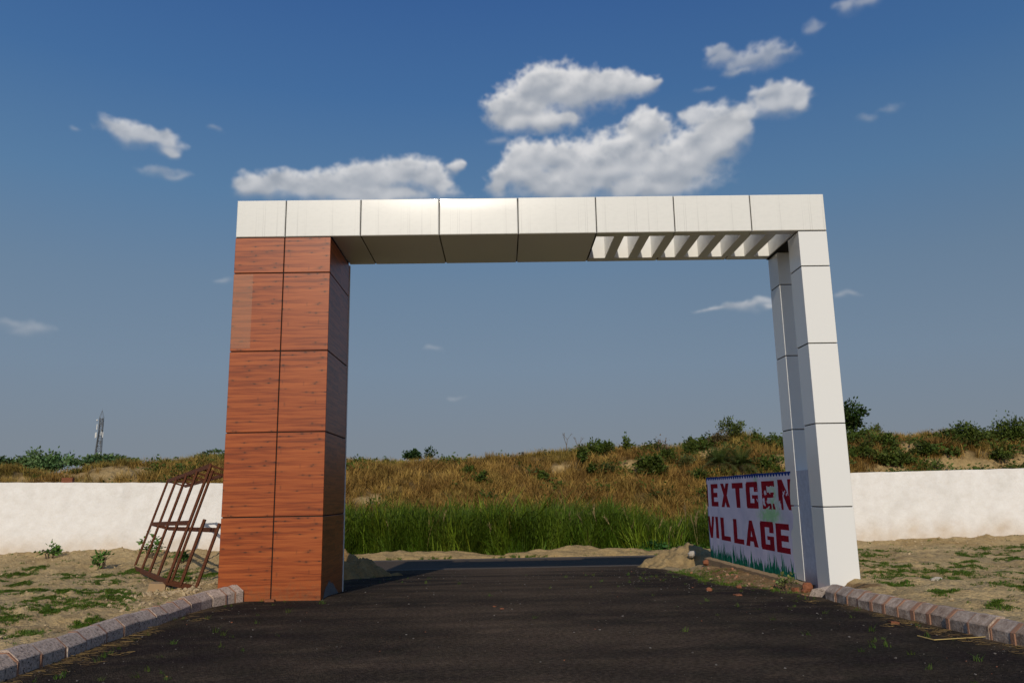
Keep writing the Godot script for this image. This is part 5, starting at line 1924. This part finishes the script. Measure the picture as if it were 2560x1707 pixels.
func build_lot_plants():
	var patches := []
	var r := RandomNumberGenerator.new()
	r.seed = 13
	# mats of grass: place, half width, half depth
	for k in 84:
		var right := k % 2 == 0
		var z := r.randf_range(-4.6, 3.6)
		var x := r.randf_range(5.3, 11.5) if right else r.randf_range(-10.5, -4.8)
		patches.append([x, z, r.randf_range(0.14, 0.42), r.randf_range(0.12, 0.32)])
	for k in 34:
		patches.append([r.randf_range(-9.5, -4.7), r.randf_range(-3.5, 3.4), r.randf_range(0.12, 0.32), r.randf_range(0.1, 0.26)])
	patches.append_array([[-6.6, 1.2, 0.6, 0.4], [-5.7, 1.0, 0.5, 0.35], [-6.0, 1.9, 0.4, 0.2], [-6.5, 2.6, 0.5, 0.2], [5.9, -0.2, 0.5, 0.4], [6.3, -1.4, 0.5, 0.3], [7.3, -1.3, 0.35, 0.35], [8.2, 0.1, 0.7, 0.35], [7.6, 0.6, 0.5, 0.3], [-5.2, 0.9, 0.3, 0.3], [-8.0, -0.2, 0.5, 0.35], [7.0, 1.7, 0.45, 0.3], [8.0, 2.0, 0.6, 0.35]])
	grass_tufts("grass_mats", "flat mats of short green grass on the sandy lots", func(q: RandomNumberGenerator) -> Vector3:
		var e: Array = patches[q.randi() % patches.size()]
		var x: float = e[0] + q.randfn() * e[2] * 0.55
		var z: float = e[1] + q.randfn() * e[3] * 0.55
		if (x > -4.3 and x < 4.95) or noise_c.get_noise_2d(x * 2.0, z * 2.0 + 11.0) < -0.1:
			return Vector3(0, -9, 0)
		return Vector3(x, ground_y(x, z), z), 32000, 0.05, 14)
	grass_tufts("sparse_grass", "thin single grass blades sprinkled over the sandy lots", func(q: RandomNumberGenerator) -> Vector3:
		var right := q.randf() < 0.45
		var z := q.randf_range(-5.7, 4.5)
		var x := q.randf_range(5.1, 12.0) if right else q.randf_range(-11.0, -4.35)
		if noise_a.get_noise_2d(x * 0.8, z * 0.8) < -0.1:
			return Vector3(0, -9, 0)
		return Vector3(x, ground_y(x, z), z), 1500, 0.05, 15)
	grass_tufts("drive_weeds", "small tufts of grass sprouting through the asphalt drive", func(q: RandomNumberGenerator) -> Vector3:
		var z := q.randf_range(-6.5, 7.0)
		var l := left_edge(z)
		var rr := right_edge(z)
		var x := l + absf(q.randfn()) * 0.9 if q.randf() < 0.5 else rr - absf(q.randfn()) * 1.1
		if q.randf() < 0.08:
			x = q.randf_range(l, rr)
		if x < l + 0.02 or x > rr - 0.02 or (x < -2.5 and z < 0.05 and z > -1.6):
			return Vector3(0, -9, 0)
		return Vector3(x, drive_y(z), z), 190, 0.095, 16, 0.0045)
	grass_tufts("wall_foot_grass", "patchy green grass on the reddish soil by the painted wall", func(q: RandomNumberGenerator) -> Vector3:
		var z := q.randf_range(-6.5, 0.3)
		var x := right_edge(z) + absf(q.randfn()) * 0.35 - 0.15
		return Vector3(x, surface_y(x, z), z) if x < 4.55 else Vector3(0, -9, 0), 260, 0.07, 17)
	# four young broad-leaved weeds near the left wall, one at the white leg
	var leafy := Color(0.075, 0.16, 0.03)
	for e in [["bushy little green weed nearest the left picture edge by the wall", -9.35, -5.2, Vector3(0.24, 0.17, 0.2), 161], ["upright green weed between the bushy weed and the rusty rack", -7.75, -4.1, Vector3(0.2, 0.22, 0.18), 162], ["leafy weed growing behind the rusty rack's left posts", -7.25, -5.1, Vector3(0.24, 0.27, 0.2), 163], ["low weed behind the rusty rack's middle posts", -6.4, -4.6, Vector3(0.2, 0.12, 0.18), 164]]:
		shrub("weed", e[0], "weed", Vector3(e[1], ground_y(e[1], e[2]) - 0.01, e[2]), e[3] * 0.78, 9, 15, 0.045, leafy, e[4], 0.03, 0.42)
	shrub("weed", "small pale weed growing beside the brick at the white legs", "weed", Vector3(4.33, ground_y(4.33, -0.75) + 0.02, -0.75), Vector3(0.13, 0.12, 0.11), 8, 14, 0.035, Color(0.13, 0.16, 0.05), 165, 0.0, 0.42)
